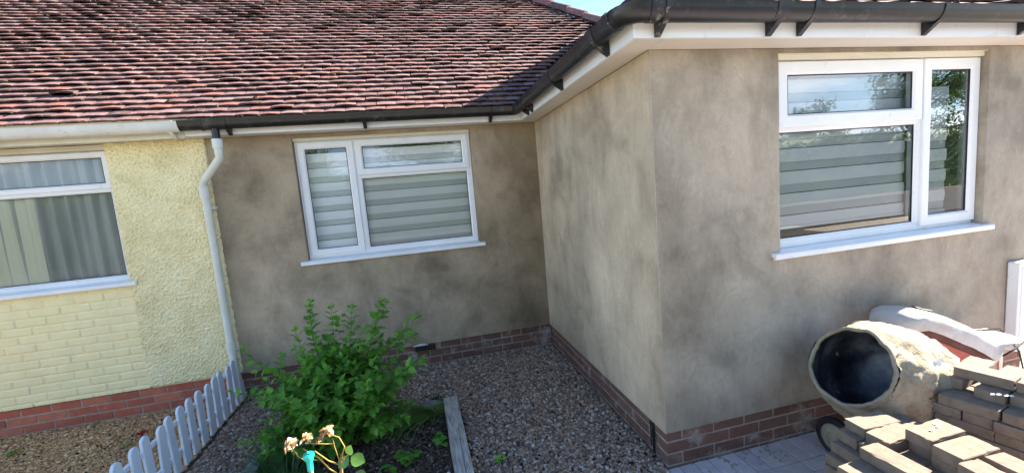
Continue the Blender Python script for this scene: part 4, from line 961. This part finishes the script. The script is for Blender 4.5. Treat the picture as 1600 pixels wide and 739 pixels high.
def paver(x, y, ztop, rot, label, group):
    o = bpy.data.objects.new('block_paver', random.choice(pmesh)); col.objects.link(o); o.location = (x, y, ztop-.0492); o.rotation_euler = (random.gauss(0, .006), random.gauss(0, .006), rot)
    return tag(o, label, 'paver', group)
ORD = ['top', 'second', 'third', 'fourth', 'fifth', 'sixth', 'seventh', 'eighth', 'ninth', 'tenth', 'eleventh', 'twelfth', 'thirteenth', 'fourteenth', 'fifteenth']
a13 = R(13); e1 = Vector((math.cos(a13), math.sin(a13))); e2 = Vector((math.sin(a13), -math.cos(a13)))
def rp(c1, c2, ztop, along2, label, jr=.012):   # centre in stack coordinates
    O2 = Vector((1.015, -2.960)); p = O2+e1*c1+e2*c2
    paver(p.x, p.y, ztop, a13+(PI/2 if along2 else 0)+random.gauss(0, jr), label, 'pavers of the tall stack')
RG = 'tall stack right of the mixer'
rp(.19, .125, .511, True, 'topmost sunlit paver of the tall stack at the right edge', .002); rp(.19, .328, .511, True, 'paver lying end to end with the topmost sunlit one', .002)
rp(.205, .02, .461, False, 'shaded paver under the far end of the topmost one, tall stack'); rp(.175, .165, .461, False, 'shaded paver with a pale plaster streak on its top, tall stack')
rp(.395, .03, .461, False, 'second course paver behind the plaster streaked one, tall stack'); rp(.38, .165, .461, False, 'second course paver right of the plaster streaked one'); rp(.20, .27, .461, False, 'nearest second course paver of the tall stack')
for c in range(13):
    z = .411-.05*c
    if z < -.20: break
    cw = ORD[c+2]
    LR = ('leftmost', 'second from left', 'third from left', 'rightmost'); FB = ('back row', 'second row', 'third row', 'front row')
    if c % 2 == 0:
        for i in range(4):
            for j in range(2):
                if 0 < i < 3 and c > 1 and j == 0: continue
                rp(.05+.1*i+random.gauss(0, .003), .12+.201*j+random.gauss(0, .004)-(.015 if c else 0), z, True, 'lengthwise paver, %s in the %s of the tall stack, %s course down' % (LR[i], ('back half', 'front half')[j], cw))
    else:
        for i in range(2):
            for j in range(4):
                rp(.095+.203*i+random.gauss(0, .004), .05+.1*j+random.gauss(0, .003), z, False, 'crosswise paver in the %s at the %s of the tall stack, %s course down' % (FB[j], ('left', 'right')[i], cw))
FG = 'pavers of the front pile'
def fp(x0, x1, y0, y1, zt, label, r_=0.): 
    al = (x1-x0) < (y1-y0); paver((x0+x1)/2, (y0+y1)/2, zt, (PI/2 if al else 0)+R(r_), label, FG)
fp(.52, .72, -3.025, -2.925, .361, 'flat sunlit paver at the back left corner of the front pile', -3)
fp(.50, .70, -3.125, -3.025, .361, 'half shaded paver next in front of the back left corner one', 3)
fp(.378, .478, -3.30, -3.10, .361, 'sunlit paver pointing at the viewer at the left of the front pile', 1)
fp(.25, .45, -3.205, -3.105, .311, 'shaded paver jutting out at the lower left of the front pile', 3)
fp(.588, .788, -3.22, -3.12, .411, 'half lit paver with white spots of plaster on its shaded end', 2)
fp(.565, .765, -3.335, -3.235, .411, 'broad sunlit paver directly in front of the spotted one', 0)
fp(.515, .615, -3.54, -3.34, .4125, 'small sunlit corner paver leading out of the frame at the bottom', -4)
fp(.645, .745, -3.545, -3.345, .411, 'long paver leading to the bottom right corner of the frame', -3)
for c in range(13):
    z = .361-.05*c
    if z < -.20: break
    cw = ORD[c+1]; cnt = [0]
    def lab():
        cnt[0] += 1; return 'grey paver of the front pile, %s course down, %s counting from its left back corner' % (cw, (ORD+['sixteenth', 'seventeenth', 'eighteenth'])[cnt[0]-1].replace('top', 'first'))
    ox = -.035*min(c, 3)+random.uniform(-.008, .008); 
    if c == 0:
        for (x0, x1, y0, y1) in ((.60, .80, -3.225, -3.128), (.57, .77, -3.33, -3.23), (.53, .63, -3.54, -3.34), (.64, .74, -3.54, -3.34)): fp(x0, x1, y0, y1, z, lab(), random.gauss(0, .8))
        continue
    if c % 2 == 1:
        cells = [(.51+ox+.2*i, -3.02-.1*j, 1) for i in range(2) for j in range(6)]
    else: cells = [(.51+ox+.1*i, -3.12-.2*j, 0) for i in range(4) for j in range(3)]
    for (x0, y0, al) in cells:
        if al: fp(x0, x0+.2, y0, y0+.1, z, lab(), random.gauss(0, 1.5))
        else: fp(x0, x0+.1, y0, y0+.2, z, lab(), random.gauss(0, 1.5))
    # left ledge of the pile under the two front pavers
    for j in range(2): fp(.27+.01*(c % 3), .47+.01*(c % 3), -3.31+.1*j, -3.21+.1*j, z-.0, lab(), random.gauss(0, 1.5)) if c >= 1 else None
    if c >= 2: fp(.27, .47, -3.205, -3.105, z, lab(), random.gauss(0, 1.5))
P = np.concatenate([scatter(-2.6, .0, -.16, .0, 160), scatter(-.16, .0, FY, -.1, 160), scatter(.05, 2.0, FY-.16, FY, 260, z=GZ+.008, dz=.002), scatter(-1.1, 0, -2.2, -.1, 26)])
tag(pebbles('mortar_droppings', P, .004, .011, CRUSTR, .2, flat=(.25, .5), smooth=False), 'grey render droppings along the foot of the walls', kind='stuff')
# crumbs of dried mortar on the pavers
mb = MB()
def crumb(x, y, z, r_): mb.add([tuple(np.array([x, y, z])+v*np.array([r_*1.4, r_*.8, r_*.35])*(1+rng.normal(0, .15))) for v in IV], [tuple(f) for f in IF])
for (x, y, z, r_) in ((.735, -3.15, .413, .012), (.715, -3.165, .413, .007), (.665, -3.175, .413, .008), (1.12, -3.14, .4635, .010), (1.135, -3.155, .4635, .009), (1.15, -3.165, .4635, .008), (1.10, -3.13, .4635, .008)): crumb(x, y, z, r_)
tag(mb.build('mortar_crumbs', UPVC, None, fixn=False), 'white crumbs of dried plaster on the paver tops', kind='stuff')

# ---------------- cement mixer
mixer = empty('cement_mixer', (1.1, -2.62, GZ), label='cement crusted mixer with its open drum tilted towards the left', cat='cement mixer')
MO = Vector((1.1, -2.62, GZ)); MM = Vector((.845, -2.697, .463)); AX = Vector((.895, .058, -.442)).normalized()
S_ = AX.cross(Vector((0, 0, 1))).normalized(); U_ = S_.cross(AX)
def rev(prof, n, jitter=0, crust=0, seed=0):
    P = []
    for k in range(n):
        th = 2*PI*k/n; row = []
        for r_, t in prof:
            dirv = S_*math.cos(th)+U_*math.sin(th); q = MM+AX*t+dirv*r_
            if crust: nn = noise.noise(q*7+Vector((seed, 0, 0)))*.018+noise.noise(q*19)*.010+noise.noise(q*45)*.008+noise.noise(q*100)*.003; q = q+dirv*nn*crust
            row.append(q-MO)
        P.append(row)
    return P
def smoothprof(p, n):
    t = np.array([b for a, b in p]); r_ = np.array([a for a, b in p]); tt = np.linspace(t[0], t[-1], n); rr_ = np.interp(tt, t, r_)
    for _ in range(3): rr_[1:-1] = (rr_[:-2]+rr_[1:-1]*2+rr_[2:])/4
    return list(zip(rr_, tt))
DP = smoothprof([(.212, .0), (.238, .06), (.275, .16), (.300, .26), (.305, .36), (.295, .44), (.245, .53), (.17, .58), (.02, .61)], 46)
mb = MB(); mb.grid(rev(DP, 110, crust=1.25), closeu=True); drum = mb.build('drum', CRUST, mixer, smooth=True)
IP = smoothprof([(.196, -.004), (.225, .07), (.262, .16), (.285, .27), (.29, .36), (.27, .46), (.20, .53), (.005, .56)], 30)
mb = MB(); mb.grid(rev(IP, 64, crust=.35, seed=5), closeu=True); mb.build('inner_lining', STEELIN, drum, smooth=True)
mb = MB(); P = []   # lumpy lip, faceted like a hammered hoop
for k in range(80):
    th = 2*PI*k/80; row = []; f_ = 1+.018*math.cos(((th % (PI/4))-PI/8)*1.0)/math.cos(PI/8)-.018
    seg = (th % (2*PI/9))-PI/9; poly = math.cos(PI/9)/math.cos(seg); fr = .55*poly+.45
    for j in range(9):
        a = 2*PI*j/8; rad_ = .0105+.004*noise.noise(Vector((math.cos(th)*4, math.sin(th)*4, j*.3))); dirv = S_*math.cos(th)+U_*math.sin(th)
        q = MM+dirv*((.208+.012*noise.noise(Vector((math.cos(th)*2.2, math.sin(th)*2.2, 3)))+.005*noise.noise(Vector((math.cos(th)*7, math.sin(th)*7, 1))))*fr+rad_*math.cos(a))+AX*(rad_*1.3*math.sin(a)+.004*noise.noise(Vector((math.cos(th)*3, math.sin(th)*3, 9)))); row.append(q-MO)
    P.append(row)
mb.grid(P, closeu=True); mb.build('lip', CRUSTR, drum, smooth=True)
mb = MB(); pth = []
for i in range(9):
    t = i/8; th = -.9-.25*t; dirv = S_*math.cos(th)+U_*math.sin(th); pth.append(MM+AX*(.06+.30*t)+dirv*(.20+.02*math.sin(PI*t)-.06*t*(1-t)*2)-MO)
mb.tube(pth, .011, 8); mb.build('mixing_paddle', CRUSTR, drum, smooth=True)
mb = MB()   # pouring notch of hardened cement on the lip
pth = [MM+S_*(.205*math.cos(th))+U_*(.205*math.sin(th))+AX*(.012+.02*abs(th+.35))-MO for th in [(-.1-.9*i/8) for i in range(9)]]
sgn = 1
mb.tube(pth, [.012, .017, .019, .019, .019, .018, .018, .016, .012], 8); mb.build('cement_ridge', CRUSTR, drum, smooth=True)
# yoke, stand and wheels
C0 = MM+AX*.27
mb = MB()
yk = [C0+(S_*math.cos(a)+Vector((0, 0, 1))*math.sin(a))*.335-MO for a in [PI+PI*i/12 for i in range(13)]]
mb.tube([p+AX*.04 for p in yk], .018, 10); mb.build('yoke', DARKMET, mixer, smooth=True)
g0 = Vector((0, 0, 0))
mb = MB()
for (a, b) in (((-.06, .13, .14), (.42, .16, .012)), ((-.06, -.10, .14), (.42, -.16, .012)), ((.42, -.22, .012), (.42, .22, .012)), ((-.04, .10, .125), (.16, .03, .10)), ((.16, .03, .10), (.30, .0, .30)), ((-.08, -.12, .125), (-.08, .16, .125))): mb.tube([a, b], .014, 8)
mb.build('stand', DARKMET, mixer, smooth=True, angle=40)
def wheel(c, r_, wd):
    t = MB(); P = []
    for k in range(32):
        an = 2*PI*k/32; P.append([Vector((c[0]+(wd/2)*math.cos(b)*1.0, c[1]+math.cos(an)*(r_-.022+.022*math.sin(b)), c[2]+math.sin(an)*(r_-.022+.022*math.sin(b)))) for b in [2*PI*j/10 for j in range(11)]])
    t.grid(P, closeu=True); w_ = t.build('wheel', RUBBER, mixer, smooth=True)
    h = MB(); P = []
    for k in range(24):
        an = 2*PI*k/24; row = []
        for rad_, dx in ((r_-.04, wd*.3), (r_-.045, wd*.5), (r_-.075, wd*.58), (.035, wd*.50), (.03, wd*.9), (.003, wd*.95)): row.append(Vector((c[0]-dx+.004*noise.noise(Vector((an*2, rad_*50, 0))), c[1]+math.cos(an)*rad_*(1+.05*noise.noise(Vector((an, rad_*9, 1)))), c[2]+math.sin(an)*rad_)))
        P.append(row)
    h.grid(P, closeu=True); h.build('hub', CRUSTR, w_, smooth=True)
wheel((-.085, .135, .125), .125, .045); wheel((-.085, -.15, .125), .125, .045)
mb = MB(); mb.box(.30, .52, -.12, .12, .15, .33, ch=.02); mb.build('motor_housing', mat('faded_orange_steel', [(.35, .09, .03), (.50, .15, .05)], 8, 6, .6, .2, 30, grime=((.35, .30, .24), 7, .5, .7)), mixer)

# ---------------- upturned white tub on its red body
tub = empty('wheelbarrow', (1.9, -2.5, GZ), label='upturned barrow with cement spattered white shell over a faded red body, behind the mixer', cat='wheelbarrow')
TO = Vector((1.9, -2.5, GZ))
key = [(1.38, .50, .50, .0), (1.41, .575, .49, .35), (1.46, .605, .52, .8), (1.54, .612, .520, 1), (1.62, .597, .487, 1), (1.72, .562, .440, 1), (1.82, .520, .392, 1), (1.92, .474, .345, 1), (2.0, .430, .300, 1), (2.08, .388, .250, 1), (2.125, .362, .215, 1), (2.15, .350, .25, 1), (2.18, .343, .300, 1), (2.26, .332, .312, 1), (2.42, .305, .285, 1)]
kx = np.array([k[0] for k in key]); xs = np.linspace(kx[0], kx[-1], 60); sh = np.interp(xs, kx, [k[1] for k in key]); lo = np.interp(xs, kx, [k[2] for k in key]); wf_ = np.interp(xs, kx, [k[3] for k in key])
mb = MB(); P = []
for x_, s_, l_, w_ in zip(xs, sh, lo, wf_):
    row = []; yF = -2.615; yB = -2.33; c = (yF+yB)/2; hw = (yB-yF)/2*(.55+.45*w_)
    l_ = min(l_, s_-.012)
    for (a, b) in ((-1.0, 0), (-1.01, .3), (-.99, .62), (-.95, .82), (-.86, .94), (-.72, 1.0), (-.4, 1.07), (0, 1.10), (.4, 1.07), (.72, 1.0), (.86, .94), (.95, .8), (1.0, .5), (1.0, 0)):
        z = l_+(s_-l_)*min(b, 1)+(b-1)*.16*(b > 1)*1.0
        n_ = noise.noise(Vector((x_*5, a*2, z*5)))*.003+noise.noise(Vector((x_*20, a*4, z*20)))*.0012
        row.append(Vector((x_, c+a*hw-n_, z+n_))-TO)
    P.append(row)
mb.grid(P); shell = mb.build('shell', SHELLW, tub, smooth=True)
mb = MB(); P = []
for x_, l_ in zip(xs[4:46], lo[4:46]): P.append([Vector((x_, -2.585, l_+.02))-TO, Vector((x_, -2.582, l_-.055))-TO])
mb.grid(P); P = [[Vector((x_, -2.595, l_-.045))-TO, Vector((x_, -2.60, l_-.16))-TO] for x_, l_ in zip(xs[4:46], lo[4:46])]
mb.build('inner_panel', MAROON, tub, smooth=True)
mb = MB(); mb.grid(P); mb.grid([[p[0]+Vector((0, .004, 0)), p[0]+Vector((0, .02, .012))] for p in P]); mb.box(-.42, .34, -.075, .12, .08, .40, ch=.03); mb.build('red_body', REDP, tub, smooth=True, angle=40)
mb = MB()
for (a, b) in (((-.30, -.08, .10), (-.34, -.10, .0)), ((.20, -.08, .10), (.24, -.10, .0)), ((-.30, .12, .10), (-.34, .12, .0)), ((.20, .12, .10), (.24, .12, .0)), ((-.35, -.08, .10), (.62, -.08, .16)), ((-.35, .12, .10), (.62, .12, .16))): mb.tube([a, b], .013, 8)
mb.build('tube_frame', DARKMET, tub, smooth=True)
mb = MB(); pth = []
for x_ in np.linspace(1.60, 2.40, 22):
    s_ = np.interp(x_, xs, sh); pth.append(Vector((x_, -2.50+.10*(x_-1.6)+.012*math.sin(x_*21), s_+.022+.004*math.sin(x_*33)))-Vector((2, -2.5, .3)))
pth += [Vector((2.55, -2.40, .30))-Vector((2, -2.5, .3)), Vector((2.9, -2.33, .05))-Vector((2, -2.5, .3)), Vector((3.0, -2.33, -.225))-Vector((2, -2.5, .3))]
mb.tube(pth, .006, 8); o = mb.build('power_cable', CABLE, None, smooth=True); o.location = (2, -2.5, .3); tag(o, 'black cable draped over the top of the white tub', 'cable')
mb = MB(); q0 = Vector((2.14, -2.63, .265)); mb.tube([Vector((0, 0, 0)), Vector((.08, -.004, .025)), Vector((.2, 0, .075)), Vector((.42, .03, .10)), Vector((.6, .1, -.2)), Vector((.65, .12, -.49))], .0055, 8); o = mb.build('power_cable', CABLE, None, smooth=True); o.location = q0; tag(o, 'black cable crossing in front of the pale pipe below the white tub', 'cable')

# ---------------- trees the windows mirror; unseen hedge added to block sky in the panes
def tree(loc, h, cr_, label, seed, n=5200, dens=1):
    rnd = random.Random(seed); root = empty('tree', loc, label=label, cat='tree', group='trees across the road mirrored in the windows')
    mb = MB(); mb.tube([(0, 0, 0), (.05, 0, h*.3), (-.05, .05, h*.55), (0, 0, h*.8)], [.2, .16, .11, .04], 9)
    tips = []
    for i in range(16):
        a = rnd.uniform(0, 2*PI); z0 = h*rnd.uniform(.16, .6); e = Vector((math.cos(a)*cr_*rnd.uniform(.4, .85), math.sin(a)*cr_*rnd.uniform(.4, .85), z0+h*rnd.uniform(.08, .3))); mb.tube([(0, 0, z0), e*.5+Vector((0, 0, z0*.5)), e], [.07, .05, .02], 6); tips.append(e)
    mb.build('trunk', TRUNK, root, smooth=True)
    for i in range(12): a = rnd.uniform(0, 2*PI); q = rnd.uniform(0, .6)*cr_; tips.append(Vector((math.cos(a)*q, math.sin(a)*q, h*rnd.uniform(.6, .98))))
    lf = MB()
    for i in range(n):
        c = rnd.choice(tips); p = c+Vector((rnd.gauss(0, .34), rnd.gauss(0, .34), rnd.gauss(0, .28)))*cr_*.42; s = rnd.uniform(.03, .085)
        a = Vector((rnd.gauss(0, 1), rnd.gauss(0, 1), rnd.gauss(0, 1))).normalized(); b = a.orthogonal().normalized(); c2 = a.cross(b)
        lf.add([p-b*s, p-c2*s*.6, p+b*s, p+c2*s*.6], [[0, 1, 2, 3]], rnd.random())
    lf.build('crown', CROWN, root, fixn=False)
tree((19.0, -17.8, -.26), 4.7, 1.7, 'bushy tree across the road mirrored left in the wing window', 1, 9000)
tree((25.6, -17.5, -.26), 7.6, 2.2, 'tall tree across the road mirrored at the right of the wing window', 2, 16000)
tree((31.5, -18.5, -.26), 8.2, 3.0, 'broad tree across the road mirrored in the tall side casement', 3, 16000)
tree((-.2, -21.6, -.26), 6.4, 3.6, 'leafy tree across the road mirrored in the recessed window', 4, 14000)
tree((-7.5, -21.0, -.26), 5.6, 3.2, 'rounded tree across the road mirrored in the narrow left pane', 6, 11000)
hedge = empty('hedge', (2, -17.2, -.26), label='added evergreen hedge across the road, tall enough to keep sky out of the lower window panes', cat='hedge')
mb = MB(); P = []
for i in range(90):
    x_ = -34+i*.86; row = []
    for (a, b) in ((1, 0), (1.05, .3), (1, .7), (.8, .93), (.3, 1), (-.3, 1), (-.8, .93), (-1, 0)): row.append((x_, a*.7+.18*noise.noise(Vector((x_*.8, a, b*4))), b*(3.15+.30*noise.noise(Vector((x_*.35, 5, 0))))))
    P.append(row)
mb.grid(P); mb.build('hedge_body', CROWN, hedge, smooth=True)
lf = MB()
for i in range(30000):
    x_ = random.uniform(-26, 42); b = random.random()**.8; hh = 3.2+.30*noise.noise(Vector((x_*.35, 5, 0)))
    p = Vector((x_, .72-(.5 if b > .93 else 0)+random.gauss(0, .08), b*hh+random.gauss(0, .05))); s = random.uniform(.03, .08); a = rv().normalized(); q = a.orthogonal().normalized(); c2 = a.cross(q)
    lf.add([p-q*s, p-c2*s*.6, p+q*s, p+c2*s*.6], [[0, 1, 2, 3]], random.random())
lf.build('foliage', CROWN, hedge, fixn=False)
